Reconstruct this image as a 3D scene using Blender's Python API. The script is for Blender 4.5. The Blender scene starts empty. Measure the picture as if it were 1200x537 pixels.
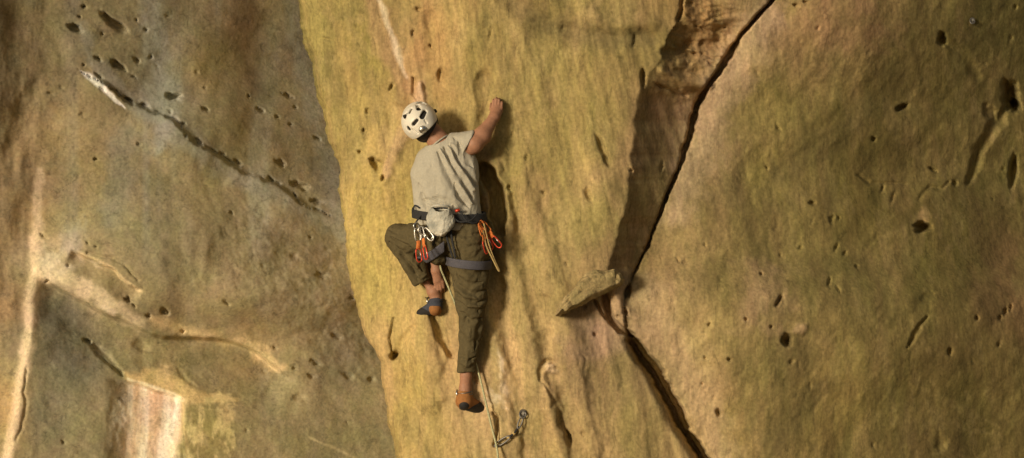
import bpy, bmesh, math, random
import numpy as np
from mathutils import Vector, Matrix, Quaternion
random.seed(4)
SC = bpy.context.scene
COL = SC.collection
CAMD = 12.0

def W(X, Y, y):
    """a point of the place from where it shows in the photograph and how deep it lies"""
    k = (CAMD + y) / CAMD / 200.0
    return Vector(((X - 600) * k, y, (268.5 - Y) * k))

# ------------------------------------------------------------------ noise
_rng = np.random.RandomState(7)
_T = _rng.rand(256, 256)
def vnoise(x, y, seed=0):
    x = x + seed * 17.31; y = y + seed * 9.77
    xi = np.floor(x).astype(int); yi = np.floor(y).astype(int)
    fx = x - xi; fy = y - yi
    fx = fx*fx*fx*(fx*(fx*6-15)+10); fy = fy*fy*fy*(fy*(fy*6-15)+10)
    a = _T[xi & 255, yi & 255]; b = _T[(xi+1) & 255, yi & 255]
    c = _T[xi & 255, (yi+1) & 255]; d = _T[(xi+1) & 255, (yi+1) & 255]
    return (a*(1-fx)+b*fx)*(1-fy)+(c*(1-fx)+d*fx)*fy
def fbm(x, y, seed=0, octv=4, gain=.5):
    s = 0; a = 1; n = 0
    for i in range(octv):
        s = s + a*(vnoise(x*2**i, y*2**i, seed+i*3)-.5); n += a; a *= gain
    return s/n*2
def sm(a, b, x):
    t = np.clip((x-a)/(b-a), 0, 1)
    return t*t*(3-2*t)

def blob(X, Y, cx, cy, rx, ry, ang=0, soft=.35, warp=.18):
    if soft <= .45: soft = .6; rx *= .9; ry *= .9
    """1 inside an uneven ellipse, 0 outside"""
    a = math.radians(ang); dx = X-cx; dy = Y-cy
    u = (dx*math.cos(a)+dy*math.sin(a))/rx; v = (-dx*math.sin(a)+dy*math.cos(a))/ry
    m = (np.abs(u) < 2.2) & (np.abs(v) < 2.2)
    out = np.zeros_like(X)
    if not m.any(): return out
    uu = u[m]; vv = v[m]
    if warp:
        uu = uu+.30*fbm(uu*.8+cx*.7, vv*.8+cy*.3, 3, 3); vv = vv+.30*fbm(uu*.8+cy*.7, vv*.8+cx*.3, 6, 3)
    r = np.sqrt(uu*uu+vv*vv)
    if warp: r = r + warp*2.4*fbm(uu*1.1+cx*.37, vv*1.1+cy*.21, 5, 3)
    out[m] = 1-sm(1-soft, 1+soft, r)
    return out
def sdist(X, Y, pts):
    """distance to a polyline and the parameter along it, signed side"""
    best = np.full(X.shape, 1e9); par = np.zeros_like(X); side = np.zeros_like(X)
    n = len(pts)-1
    for i in range(n):
        ax, ay = pts[i]; bx, by = pts[i+1]
        ex, ey = bx-ax, by-ay; L = ex*ex+ey*ey
        t = np.clip(((X-ax)*ex+(Y-ay)*ey)/L, 0, 1)
        px = X-(ax+t*ex); py = Y-(ay+t*ey)
        d = np.hypot(px, py)
        m = d < best
        best = np.where(m, d, best); par = np.where(m, (i+t)/n, par)
        side = np.where(m, np.sign(ex*py-ey*px), side)
    return best, par, side
def stroke(X, Y, pts, w, soft=.5, taper=.3, warp=2.0):
    xs = [p[0] for p in pts]; ys = [p[1] for p in pts]; pad = w*2+12
    m = (X > min(xs)-pad) & (X < max(xs)+pad) & (Y > min(ys)-pad) & (Y < max(ys)+pad)
    out = np.zeros_like(X)
    if not m.any(): return out
    xx = X[m]; yy = Y[m]
    if warp:
        xx = xx + warp*fbm(xx/18, yy/18, 11, 3); yy = yy + warp*fbm(xx/18, yy/18, 23, 3)
    d, t, s = sdist(xx, yy, pts)
    ww = w*(1-taper*np.abs(2*t-1)**2)*(1+.35*fbm(xx/14, yy/14, 31, 2))
    out[m] = 1-sm(1-soft, 1+soft, d/np.maximum(ww, .1))
    return out
def step(X, Y, pts, w, fall=60, warp=3.0):
    """a height step: full just below the line (right-hand side), dying off away from it"""
    xs = [p[0] for p in pts]; ys = [p[1] for p in pts]; pad = fall*1.3
    m = (X > min(xs)-pad) & (X < max(xs)+pad) & (Y > min(ys)-pad) & (Y < max(ys)+pad)
    out = np.zeros_like(X)
    if not m.any(): return out
    xx = X[m]; yy = Y[m]
    xx = xx + warp*fbm(xx/25, yy/25, 12, 3); yy = yy + warp*fbm(xx/25, yy/25, 24, 3)
    d, t, s = sdist(xx, yy, pts)
    sd = d*s
    endf = sm(0, .12, t)*(1-sm(.88, 1, t))
    out[m] = sm(-w, w, sd)*(1-sm(0, fall, np.abs(sd)))*endf*np.where(sd > 0, 1, 1)
    return out
def scatter(X, Y, pts, sig):
    """smooth field through scattered (x, y, value...) controls"""
    P = np.array(pts, float); acc = 0; wt = 0
    for p in P:
        w = 1/(((X-p[0])**2+(Y-p[1])**2)/sig**2+.05)**1.6
        acc = acc+w*p[2]; wt = wt+w
    return acc/wt
def scatter_col(X, Y, pts, sig):
    return np.stack([scatter(X, Y, [(p[0], p[1], p[2][k]) for p in pts], sig) for k in range(3)], -1)
def tint(C, m, col, a=1.0):
    m = (m*a)[..., None]
    return C*(1-m)+np.array(col)*m

# ------------------------------------------------------------------ materials
def nd(nt, t, **kw):
    n = nt.nodes.new(t)
    for k, v in kw.items():
        setattr(n, k, v)
    return n
def lk(nt, a, b): nt.links.new(a, b)
def rock_mat(name, scale_vec, rot, bump1=.012, bump2=.004, attr='Col', amt=.28, base=None, fleck=.35):
    m = bpy.data.materials.new(name); m.use_nodes = True; nt = m.node_tree; b = nt.nodes['Principled BSDF']
    b.inputs['Roughness'].default_value = .92; b.inputs['Specular IOR Level'].default_value = .18
    tc = nd(nt, 'ShaderNodeTexCoord')
    mp = nd(nt, 'ShaderNodeMapping'); mp.inputs['Scale'].default_value = scale_vec; mp.inputs['Rotation'].default_value = rot
    lk(nt, tc.outputs['Object'], mp.inputs['Vector'])
    n1 = nd(nt, 'ShaderNodeTexNoise'); n1.inputs['Scale'].default_value = 3.2; n1.inputs['Detail'].default_value = 7; n1.inputs['Roughness'].default_value = .62; n1.inputs['Distortion'].default_value = .5
    lk(nt, mp.outputs[0], n1.inputs['Vector'])
    n2 = nd(nt, 'ShaderNodeTexNoise'); n2.inputs['Scale'].default_value = 26; n2.inputs['Detail'].default_value = 8; n2.inputs['Roughness'].default_value = .72
    lk(nt, mp.outputs[0], n2.inputs['Vector'])
    n3 = nd(nt, 'ShaderNodeTexNoise'); n3.inputs['Scale'].default_value = 55; n3.inputs['Detail'].default_value = 3
    lk(nt, tc.outputs['Object'], n3.inputs['Vector'])
    mr = nd(nt, 'ShaderNodeMapRange'); mr.inputs['From Min'].default_value = .3; mr.inputs['From Max'].default_value = .7
    mr.inputs['To Min'].default_value = 1-amt; mr.inputs['To Max'].default_value = 1+amt
    lk(nt, n1.outputs['Fac'], mr.inputs['Value'])
    mr2 = nd(nt, 'ShaderNodeMapRange'); mr2.inputs['From Min'].default_value = .3; mr2.inputs['From Max'].default_value = .7
    mr2.inputs['To Min'].default_value = 1-amt*.8; mr2.inputs['To Max'].default_value = 1+amt*.8
    lk(nt, n2.outputs['Fac'], mr2.inputs['Value'])
    mu0 = nd(nt, 'ShaderNodeMath', operation='MULTIPLY'); lk(nt, mr.outputs[0], mu0.inputs[0]); lk(nt, mr2.outputs[0], mu0.inputs[1])
    mr3 = nd(nt, 'ShaderNodeMapRange'); mr3.inputs['From Min'].default_value = .32; mr3.inputs['From Max'].default_value = .68
    mr3.inputs['To Min'].default_value = .84; mr3.inputs['To Max'].default_value = 1.16
    lk(nt, n3.outputs['Fac'], mr3.inputs['Value'])
    mu = nd(nt, 'ShaderNodeMath', operation='MULTIPLY'); lk(nt, mu0.outputs[0], mu.inputs[0]); lk(nt, mr3.outputs[0], mu.inputs[1])
    n5 = nd(nt, 'ShaderNodeTexNoise'); n5.inputs['Scale'].default_value = 20; n5.inputs['Detail'].default_value = 9; n5.inputs['Roughness'].default_value = .78; n5.inputs['Distortion'].default_value = .8
    lk(nt, mp.outputs[0], n5.inputs['Vector'])
    mr5 = nd(nt, 'ShaderNodeMapRange'); mr5.inputs['From Min'].default_value = .36; mr5.inputs['From Max'].default_value = .47
    mr5.inputs['To Min'].default_value = 1-fleck; mr5.inputs['To Max'].default_value = 1
    lk(nt, n5.outputs['Fac'], mr5.inputs['Value'])
    mu5 = nd(nt, 'ShaderNodeMath', operation='MULTIPLY'); lk(nt, mu.outputs[0], mu5.inputs[0]); lk(nt, mr5.outputs[0], mu5.inputs[1]); mu = mu5
    if base is None:
        at = nd(nt, 'ShaderNodeAttribute', attribute_name=attr); src = at.outputs['Color']
    else:
        rg = nd(nt, 'ShaderNodeRGB'); rg.outputs[0].default_value = (*base, 1); src = rg.outputs[0]
    # hue drift: olive lichen film against warm fresh stone
    n4 = nd(nt, 'ShaderNodeTexNoise'); n4.inputs['Scale'].default_value = 7; n4.inputs['Detail'].default_value = 6; n4.inputs['Roughness'].default_value = .65
    lk(nt, mp.outputs[0], n4.inputs['Vector'])
    rp = nd(nt, 'ShaderNodeValToRGB'); rp.color_ramp.elements[0].position = .38; rp.color_ramp.elements[0].color = (.96, 1.005, .93, 1)
    rp.color_ramp.elements[1].position = .62; rp.color_ramp.elements[1].color = (1.04, .995, 1.03, 1)
    lk(nt, n4.outputs['Fac'], rp.inputs[0])
    mx0 = nd(nt, 'ShaderNodeVectorMath', operation='MULTIPLY'); lk(nt, src, mx0.inputs[0]); lk(nt, rp.outputs[0], mx0.inputs[1])
    mx = nd(nt, 'ShaderNodeVectorMath', operation='SCALE'); lk(nt, mx0.outputs[0], mx.inputs[0]); lk(nt, mu.outputs[0], mx.inputs['Scale'])
    lk(nt, mx.outputs[0], b.inputs['Base Color'])
    b1 = nd(nt, 'ShaderNodeBump'); b1.inputs['Distance'].default_value = bump1; b1.inputs['Strength'].default_value = 1; lk(nt, n2.outputs['Fac'], b1.inputs['Height'])
    b0 = nd(nt, 'ShaderNodeBump'); b0.inputs['Distance'].default_value = bump1*2.0; b0.inputs['Strength'].default_value = 1; lk(nt, n1.outputs['Fac'], b0.inputs['Height'])
    b2 = nd(nt, 'ShaderNodeBump'); b2.inputs['Distance'].default_value = bump2; b2.inputs['Strength'].default_value = 1; lk(nt, n3.outputs['Fac'], b2.inputs['Height'])
    lk(nt, b0.outputs[0], b1.inputs['Normal']); lk(nt, b1.outputs[0], b2.inputs['Normal']); lk(nt, b2.outputs[0], b.inputs['Normal'])
    return m

def grid_mesh(name, X, Y, D, C, mat):
    """a rock face: rows run down, columns run right"""
    nr, nc = X.shape
    k = (CAMD+D)/CAMD/200
    co = np.stack([(X-600)*k, D, (268.5-Y)*k], -1).reshape(-1, 3)
    me = bpy.data.meshes.new(name)
    me.vertices.add(nr*nc); me.vertices.foreach_set('co', co.ravel().astype(np.float32))
    i = np.arange(nr-1)[:, None]*nc+np.arange(nc-1)[None, :]
    f = np.stack([i, i+nc, i+nc+1, i+1], -1).reshape(-1, 4)
    nf = len(f)
    me.loops.add(nf*4); me.loops.foreach_set('vertex_index', f.ravel().astype(np.int32))
    me.polygons.add(nf); me.polygons.foreach_set('loop_start', (np.arange(nf)*4).astype(np.int32))
    me.polygons.foreach_set('use_smooth', np.ones(nf, bool))
    me.update(calc_edges=True)
    ca = me.color_attributes.new('Col', 'FLOAT_COLOR', 'POINT')
    cc = np.concatenate([np.clip(C, .01, .9).reshape(-1, 3), np.ones((nr*nc, 1))], 1)
    ca.data.foreach_set('color', cc.ravel().astype(np.float32))
    me.materials.append(mat)
    o = bpy.data.objects.new(name, me); COL.objects.link(o)
    o['kind'] = 'structure'
    return o

def rows(n_fine):
    top = -60-np.geomspace(6, 1100, 26)[::-1]
    mid = np.linspace(-60, 597, n_fine)
    bot = 597+np.geomspace(6, 950, 26)
    return np.concatenate([top, mid, bot])
def pl(pts, Y):
    p = np.array(pts, float)
    y = p[:, 1]; x = p[:, 0]
    r = np.interp(Y, y, x)
    return r

# ------------------------------------------------------------------ the near buttress and right-hand face
XE = [(330, -1200), (352, -60), (352, 0), (355, 20), (365, 60), (370, 90), (378, 120), (389, 165), (399, 198), (398, 214), (402, 240), (404, 270),
      (406, 300), (412, 340), (424, 382), (438, 410), (447, 430), (450, 460), (458, 500), (466, 537), (478, 597), (640, 1600)]
XC = [(1300, -1200), (955, -60), (906, 0), (870, 40), (845, 80), (822, 112), (813, 140), (800, 185), (780, 235), (758, 290), (740, 328), (732, 345),
      (731, 362), (733, 380), (740, 396), (752, 415), (775, 447), (789, 475), (804, 505), (825, 537), (855, 597), (1100, 1600)]
XF = [(860, -1200), (806, -60), (800, 0), (796, 18), (783, 45), (776, 70), (757, 90), (750, 105), (745, 135), (742, 170), (736, 230), (722, 280), (712, 315), (722, 345), (733, 380), (740, 396),
      (752, 415), (775, 447), (789, 475), (804, 505), (825, 537), (855, 597), (1100, 1600)]

DK = .85
def build_near():
    Yr = rows(440)
    NB = 60
    off = np.concatenate([[0]*NB, np.array([0, .5, 1.2, 2, 3, 4.2, 5.5, 7]), np.linspace(8.5, 900, 600), 900+np.geomspace(8, 1800, 30)])
    back = np.zeros_like(off); back[:NB] = np.geomspace(.04, 5.0, NB)[::-1]
    O, Y = np.meshgrid(off, Yr); B = np.meshgrid(back, Yr)[0]
    xe = pl(XE, Y) + 3*fbm(Y/22, Y*0, 3, 4) + 1.2*fbm(Y/5, Y*0, 8, 2)
    X = xe+O
    xc = pl(XC, Y)+2.5*fbm(Y/16, Y*0+3, 3, 4); xf = pl(XF, Y)+4*fbm(Y/14, Y*0+5, 3, 4)
    # slope (depth gained per metre to the right)
    Xn = X
    sL = scatter(X, Y, [(380, 60, -.42), (400, 200, -.42), (430, 350, -.45), (470, 480, -.40), (450, 50, -.30), (520, 40, -.22), (600, 30, .02), (690, 20, .12), (560, 250, -.15), (520, 450, -.32),
        (640, 120, .06), (720, 150, .12), (640, 260, -.08), (700, 280, .05), (590, 400, -.22), (650, 430, -.02), (720, 450, .18), (620, 520, -.12), (720, 530, .2), (780, 530, .22), (450, 130, -.4), (500, 200, -.3), (600, 320, -.25)], 60)
    sF = scatter(X, Y, [(830, 30, .45), (800, 60, .75), (850, 10, .35), (775, 130, .95), (770, 200, 1.0), (750, 280, 1.15), (725, 320, 1.0), (810, 100, .5)], 40)
    sR = scatter(X, Y, [(920, 20, .15), (860, 90, .05), (840, 150, .05), (790, 260, -.02), (770, 350, -.2), (800, 420, -.12), (860, 520, .05), (900, 100, .45), (980, 40, .50),
        (900, 200, .45), (860, 300, .30), (900, 400, .32), (960, 500, .40), (1000, 200, .66), (1020, 320, .60), (1060, 440, .55), (1100, 100, .80), (1180, 60, 1.05), (1180, 250, .85), (1180, 400, .78), (1150, 520, .72), (1050, 20, .70)], 70)
    sR = np.where(X > 1200, sR*np.clip(1-(X-1200)/500, 0, 1), sR)
    sF = sF+.9*np.exp(-np.clip(X-xf, 0, 99)/11)*sm(90, 120, Y)*(1-sm(325, 345, Y))
    mF = sm(-2, 3, X-xf)*(X < xc); mR = sm(0, 6, X-xc)
    dX = np.diff(X, axis=1, prepend=X[:, :1])/200
    sl = sL*(1-mF)+sF*mF
    sl = sl*(X <= xc)
    dl = np.cumsum(sl*dX, axis=1)
    # anchored so that the body of the wall near the climber lies at depth 0
    j = np.argmin(np.abs(X-560), axis=1)
    dl = dl-dl[np.arange(len(Yr)), j][:, None]
    dr = np.cumsum(sR*dX*(X > xc), axis=1)
    jc = np.argmin(np.abs(X-xc), axis=1)
    edge = dl[np.arange(len(Yr)), jc]
    # the face right of the crack starts at a level smoothed along its length
    yy = Yr[:, None]-Yr[None, :]; ker = np.exp(-(yy/55.0)**2)*np.gradient(Yr)[None, :]
    st = (ker*np.clip(edge, -1, .8)[None, :]).sum(1)/ker.sum(1)
    D = np.where(X > xc, dr+st[:, None], dl)
    # where the left side lies deeper or shallower than the right start, ease it in
    gap = (st-edge)[:, None]
    D = np.where(X <= xc, D+gap*sm(-70, 0, X-xc)*.75*(.25+.75*sm(310, 360, Y)), D)
    m = X/200.0; n = Y/200.0
    C = scatter_col(X, Y, [
        (370, 40, (.32, .27, .10)), (400, 150, (.38, .30, .115)), (420, 300, (.41, .32, .12)), (470, 450, (.44, .33, .13)), (500, 530, (.44, .33, .135)),
        (430, 60, (.30, .25, .085)), (480, 40, (.37, .26, .12)), (520, 40, (.37, .265, .12)), (480, 160, (.38, .29, .12)), (450, 230, (.38, .30, .11)),
        (560, 60, (.33, .255, .10)), (640, 60, (.30, .235, .095)), (700, 30, (.25, .205, .08)), (680, 150, (.29, .235, .09)), (620, 200, (.31, .25, .10)),
        (600, 290, (.37, .285, .13)), (620, 350, (.36, .27, .13)), (700, 250, (.31, .25, .105)), (590, 420, (.44, .32, .17)), (570, 480, (.45, .33, .18)), (640, 400, (.35, .265, .13)),
        (680, 420, (.30, .215, .125)), (700, 390, (.33, .235, .15)), (740, 500, (.32, .25, .11)), (650, 510, (.37, .28, .13)), (720, 440, (.29, .22, .11)),
        (820, 30, (.34, .215, .10)), (770, 50, (.22, .17, .07)), (800, 90, (.29, .20, .09)), (770, 200, (.25, .18, .09)), (740, 290, (.23, .16, .08)), (800, 130, (.26, .17, .10)),  # recess facet: stone colour kept darker, following its shade
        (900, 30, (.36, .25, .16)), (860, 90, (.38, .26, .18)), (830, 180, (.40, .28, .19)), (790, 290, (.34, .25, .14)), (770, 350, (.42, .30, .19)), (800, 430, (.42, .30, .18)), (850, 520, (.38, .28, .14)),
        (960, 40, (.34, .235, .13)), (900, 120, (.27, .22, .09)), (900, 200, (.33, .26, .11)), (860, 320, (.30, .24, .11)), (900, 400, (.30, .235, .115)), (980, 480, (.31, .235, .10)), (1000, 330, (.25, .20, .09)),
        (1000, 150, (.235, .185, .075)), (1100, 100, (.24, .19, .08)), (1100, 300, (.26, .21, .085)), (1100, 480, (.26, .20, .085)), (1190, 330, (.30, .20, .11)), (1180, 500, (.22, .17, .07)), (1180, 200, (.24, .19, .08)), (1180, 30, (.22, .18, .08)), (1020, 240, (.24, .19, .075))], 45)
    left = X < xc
    C = C*np.where(left, 1.0, .80-.14*sm(900, 1150, X))[..., None]  # right face darkened in colour, more to the right, to deepen its shade
    # large undulation and grain
    wx = .35*fbm(m*.9, n*.9, 40, 3); wy = .35*fbm(m*.9, n*.9, 44, 3)
    D += .045*fbm((m+wx)*1.8, (n+wy)*1.1, 1, 4)
    # on the left, ribs running down and slightly right; on the right, coarse scaly lumps leaning the other way
    um = m-.22*n
    rib = fbm((um+.2*wx)*7, n*1.1, 51, 4)
    D += np.where(left, .022, .004)*rib
    fine = fbm((um+.1*wx)*30, n*3.2, 55, 3)
    D += np.where(left, .0045, .002)*fine
    ur = m*.80+n*.60; vr = -m*.60+n*.80
    lump = fbm(ur*11, vr*4, 61, 5, .65)
    D += np.where(left, .003, .010)*lump
    lump2 = np.abs(fbm(ur*22, vr*11, 66, 4, .6))
    D += np.where(left, .001, .005)*lump2
    # colour mottling that belongs to the stone
    g = fbm((m+wx)*5, (n+wy)*2.6, 71, 5, .6)
    C = tint(C, sm(.05, .55, g), (.24, .195, .085), .5)
    g2 = fbm((m+wy)*4, (n+wx)*2.2, 81, 5, .6)
    C = tint(C, sm(.1, .6, g2), (.46, .32, .18), np.where(left, .36, .16))
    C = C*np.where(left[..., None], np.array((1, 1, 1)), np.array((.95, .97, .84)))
    fl = sm(.10, .20, fbm((m+wx)*6, (n+wy)*3.4, 73, 6, .72)); C = tint(C, fl, (.44, .34, .16), np.where(left, .30, .14))
    fl2 = sm(.16, .24, fbm((um+wy*.3)*9, (n)*3, 75, 6, .72)); C = tint(C, fl2, (.25, .195, .09), np.where(left, .30, .35))
    g3 = fbm(um*16, n*2.0, 91, 4, .6)
    C = C*(1+np.where(left, .16, .05)*g3)[..., None]
    g4 = fbm(ur*14, vr*7, 95, 5, .7)
    C = C*(1+np.where(left, .08, .26)*g4)[..., None]

    def dent(mask, depth, col=None, a=.5):
        nonlocal D, C
        D = D+mask*depth*DK
        if col is not None and sum(col) > .5: C = tint(C, mask, col, a)
    P = lambda *a, **k: blob(X, Y, *a, **k)
    S = lambda pts, w, **k: stroke(X, Y, pts, w, **k)
    # ---- long soft ribs of the buttress
    for pts, w, h in [(((575, 190), (600, 300), (625, 400), (660, 540)), 14, -.035), (((610, 200), (640, 300), (672, 420), (700, 540)), 12, -.02),
                      (((565, 260), (590, 360), (606, 450), (622, 560)), 9, .03), (((600, 230), (618, 320), (645, 430), (668, 520)), 7, .022),
                      (((430, -20), (442, 40), (452, 80), (470, 120)), 12, -.02), (((395, 10), (420, 90), (450, 180)), 16, -.012),
                      (((505, 20), (512, 90), (530, 160), (540, 230)), 12, .02), (((640, 20), (610, 110), (600, 190)), 16, .012)]:
        D = D+1.2*h*stroke(X, Y, pts, w*1.15, soft=.95, taper=.6, warp=6)
    # ---- arch-shaped hollow at the top, the shade under its overhang painted in
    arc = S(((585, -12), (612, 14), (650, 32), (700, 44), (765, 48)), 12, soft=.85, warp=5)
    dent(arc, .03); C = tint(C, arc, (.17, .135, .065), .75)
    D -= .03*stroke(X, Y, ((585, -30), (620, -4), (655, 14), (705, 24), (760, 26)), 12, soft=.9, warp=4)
    # ---- pale mineral run and pink band above the helmet
    C = tint(C, S(((436, -10), (446, 30), (458, 60), (470, 88), (484, 104)), 13, soft=.5, warp=5), (.46, .30, .17), .65)
    C = tint(C, S(((443, -10), (453, 25), (463, 50), (470, 72), (477, 90)), 3.2, soft=.8, warp=3), (.66, .55, .42), .8)
    C = tint(C, P(505, 60, 26, 50, 0, soft=.6, warp=.4), (.40, .24, .11), .45)
    C = tint(C, S(((398, 30), (402, 60), (412, 90), (425, 130), (432, 170)), 10, soft=.7, warp=9), (.50, .37, .15), .5)
    C = tint(C, S(((452, 205), (462, 175), (478, 150), (490, 120), (495, 100)), 7, soft=.6, warp=4), (.52, .36, .22), .6)
    dent(S(((485, 92), (486, 108), (490, 118)), 3, soft=.6, warp=1), .035)
    dent(S(((492, 100), (492, 118), (497, 132)), 5, soft=.7, warp=1), -.035, (.56, .42, .28), .7)
    dent(S(((449, 213), (456, 186), (470, 160), (481, 140)), 9, soft=.9, warp=3), -.025)
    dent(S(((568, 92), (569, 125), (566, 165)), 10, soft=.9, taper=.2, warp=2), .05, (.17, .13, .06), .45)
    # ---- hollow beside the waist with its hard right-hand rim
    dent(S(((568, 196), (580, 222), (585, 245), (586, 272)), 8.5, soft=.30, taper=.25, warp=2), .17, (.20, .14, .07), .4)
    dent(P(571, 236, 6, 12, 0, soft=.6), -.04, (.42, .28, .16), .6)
    # ---- steps under the raised foot
    D = D-.05*S(((500, 372), (492, 395), (500, 425), (505, 470)), 17, soft=.8, warp=3)
    dent(S(((506, 366), (515, 386), (522, 404), (530, 417)), 5, soft=.9, warp=3), .065, (.22, .15, .07), .5)
    dent(S(((466, 414), (474, 398), (485, 384)), 5, soft=.8, warp=1), .03)
    dent(P(463, 416, 4.5, 6, 25, soft=.3), .13, (.10, .07, .035), .8)
    dent(S(((459, 412), (457, 396), (462, 372)), 1.6, soft=.5, warp=1), .03)
    # ---- small foothold under the standing foot and chalk marks
    
    dent(P(566, 478, 15, 6, 10, soft=.7), .03, (.22, .14, .07), .5)
    dent(S(((577, 484), (583, 490), (583, 506), (580, 522)), 2.6, soft=.5, warp=1), .05, (.20, .12, .05), .7)
    for q in [(584, 466, 9, 6, 30, .7), (590, 452, 5, 8, -20, .5), (587, 427, 3, 10, -12, .6), (575, 470, 8, 4, 0, .4), (548, 366+30, 3, 4, 0, .5)]:
        C = tint(C, P(*q[:5], soft=.8, warp=.5), (.66, .55, .42), q[5])
    # ---- hook-shaped scar right of the leg
    dent(S(((634, 446), (634, 432), (641, 424), (649, 424)), 2.6, soft=.8, warp=2), .03, (.24, .16, .08), .5)
    dent(P(645, 431, 8, 6, 10, soft=.5), -.03, (.60, .46, .30), .75)
    dent(S(((638, 448), (650, 470), (661, 495), (667, 512)), 2.2, soft=.9, warp=5), .014, (.24, .17, .09), .4)
    dent(P(667, 511, 2.5, 8, -25, soft=.4), .06, (.12, .08, .04), .6)
    dent(P(683, 508, 3, 3, 0), .03)
    C = tint(C, P(683, 372, 12, 18, 0, soft=.8, warp=.5), (.24, .16, .12), .5)
    C = tint(C, P(712, 390, 34, 26, 20, soft=.8, warp=.5), (.36, .25, .18), .6)
    dent(S(((676, 432), (680, 415), (686, 420), (684, 440)), 1.6, soft=.8, warp=2), .007)
    # ---- small pits on the buttress
    for q in [(441, 193, 6, 7, 0, .08), (449, 209, 2.6, 4, 0, .06), (436, 187, 3, 2.5, 0, .05), (426, 153, 2, 2, 0, .04), (422, 178, 3, 2.2, 0, .04), (490, 11, 4, 2.5, 0, .04), (459, 102, 2, 5, 20, .045), (516, 89, 3.5, 7, 5, .05),
              (705, 172, 4, 15, -22, .05), (712, 188, 4, 8, -30, .035), (690, 228, 4, 9, -15, .035), (617, 185, 2, 4, 15, .03), (743, 48, 2, 8, 5, .03), (754, 92, 3, 9, 0, .07), (613, 489, 2, 2, 0, .02),
              (575, 40, 2, 8, 10, .02), (606, 508, 2, 3.5, 10, .04), (508, 325, 2, 2, 0, .03), (384, 46, 7, 1.5, 8, .02), (697, 392, 2.5, 2.5, 0, .04)]:
        dent(P(*q[:5], soft=.45), q[5], (.14, .10, .05), .45)
    # ---- the recess between buttress and crack
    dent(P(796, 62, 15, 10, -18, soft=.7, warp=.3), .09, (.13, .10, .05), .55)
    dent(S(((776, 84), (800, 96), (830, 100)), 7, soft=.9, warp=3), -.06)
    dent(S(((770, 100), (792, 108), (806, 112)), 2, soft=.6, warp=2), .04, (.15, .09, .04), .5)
    dent(S(((800, -5), (799, 12), (794, 24)), 2.5, soft=.5), .06)
    for k, (a, b, c) in enumerate([((820, 60), (832, 68), (846, 66)), ((824, 70), (836, 76), (845, 74)), ((815, 30), (835, 36), (850, 34)), ((806, 18), (826, 24), (846, 20))]):
        dent(S((a, b, c), 2, soft=.7, warp=3), .02)
    rm = P(815, 50, 45, 58, 20, soft=.6, warp=.2)*(X < xc)*(X > xf)
    D += rm*(.07*np.abs(fbm(m*6+wx, n*9+wy, 421, 5, .6))+.10*(np.abs(fbm(m*2.5, n*5, 431, 2))))
    # ---- the crack, wide below, thin above, and the pocket where the flake sits
    cr = np.abs(X-xc)
    wc = np.interp(Y, [-60, 40, 60, 75, 95, 115, 140, 200, 320, 345, 390, 402, 440, 470, 500, 537, 600], [3, 3, 5, 6, 3, 5, 5, 2.4, 2.2, 1.5, 1.5, 9, 12, 10.5, 9, 8, 7])
    wc = wc*(1+.6*fbm(Y/9, Y*0, 77, 4))
    slot = (1-sm(.55, 1.15, cr/wc))
    dent(slot, np.interp(Y, [-60, 80, 120, 300, 345, 385, 400, 600], [.14, .18, .2, .12, .04, .04, .28, .26])*1.0, (.10, .07, .035), .75)
    shadowlip = sm(-22, -2, X-xc)**1.6*(X < xc)*sm(390, 410, Y)
    D += .13*shadowlip
    dent(S(((709, 345), (712, 360), (717, 376), (727, 387), (742, 393)), 4.2, soft=.4, warp=1), .13, (.10, .07, .04), .7)
    dent(S(((697, 352), (703, 362), (711, 374)), 2, soft=.4, warp=1), .06, (.13, .09, .05), .6)
    dent(P(729, 366, 13, 19, 0, soft=.6, warp=.1), -.05, (.46, .32, .20), .5)
    dent(P(735, 342, 3.8, 8, 10, soft=.35), .12, (.09, .06, .03), .8)
    dent(P(733, 366, 3.5, 3.5, 0, soft=.4), .05, (.16, .1, .05), .6)
    dent(P(724, 371, 2, 2, 0, soft=.4), .03, (.16, .1, .05), .6)
    # ---- pits and scars of the right-hand face
    for q in [(1104, 46, 4.5, 7.5, 5, .12), (1057, 126, 8.5, 3, -25, .09), (1184, 112, 9, 15, -8, .22), (1190, 124, 6, 7, 0, .18), (1160, 132, 7, 9, -20, .05), (1187, 200, 4.5, 17, 6, .14), (1081, 266, 8.5, 5, -5, .16), (922, 399, 5, 6.5, -8, .12),
              (913, 352, 2.5, 8, 22, .05), (952, 238, 3.5, 2.5, 0, .05), (1024, 163, 2.5, 2.5, 0, .05), (1094, 199, 5.5, 1.6, 28, .05), (1178, 365, 2, 4.5, 15, .05), (1184, 361, 2, 4.5, 15, .05), (1172, 372, 1.8, 3.5, 15, .04), (1145, 373, 2, 2.6, 0, .05),
              (1113, 412, 2.2, 5, 10, .05), (874, 374, 1.8, 1.8, 0, .04), (904, 383, 2, 2, 0, .04), (855, 421, 2.2, 2.2, 0, .05), (842, 484, 3, 4.5, -10, .06), (892, 321, 2, 2, 0, .04), (1087, 348, 8, 5, -30, .025), (1119, 215, 3, 3, 0, .04),
              (972, 330, 1.8, 6, 10, .03), (980, 290, 1.8, 6, 25, .03), (1034, 222, 1.8, 5, 20, .03), (1190, 8, 1.6, 3, 0, .03), (932, 6, 3, 2, 0, .04), (944, 2, 3, 2, 0, .04), (1004, 312, 2, 2, 0, .03), (1103, 520, 7, 9, 0, .03), (1046, 232, 1.6, 7, 20, .03)]:
        dent(P(*q[:5], soft=.3), q[5]*1.15, (.09, .065, .03), .6)
    dent(S(((1182, 128), (1168, 148), (1152, 168), (1141, 192), (1133, 212)), 6, soft=.9, warp=5, taper=.6), .07, (.13, .10, .045), .55)
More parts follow.
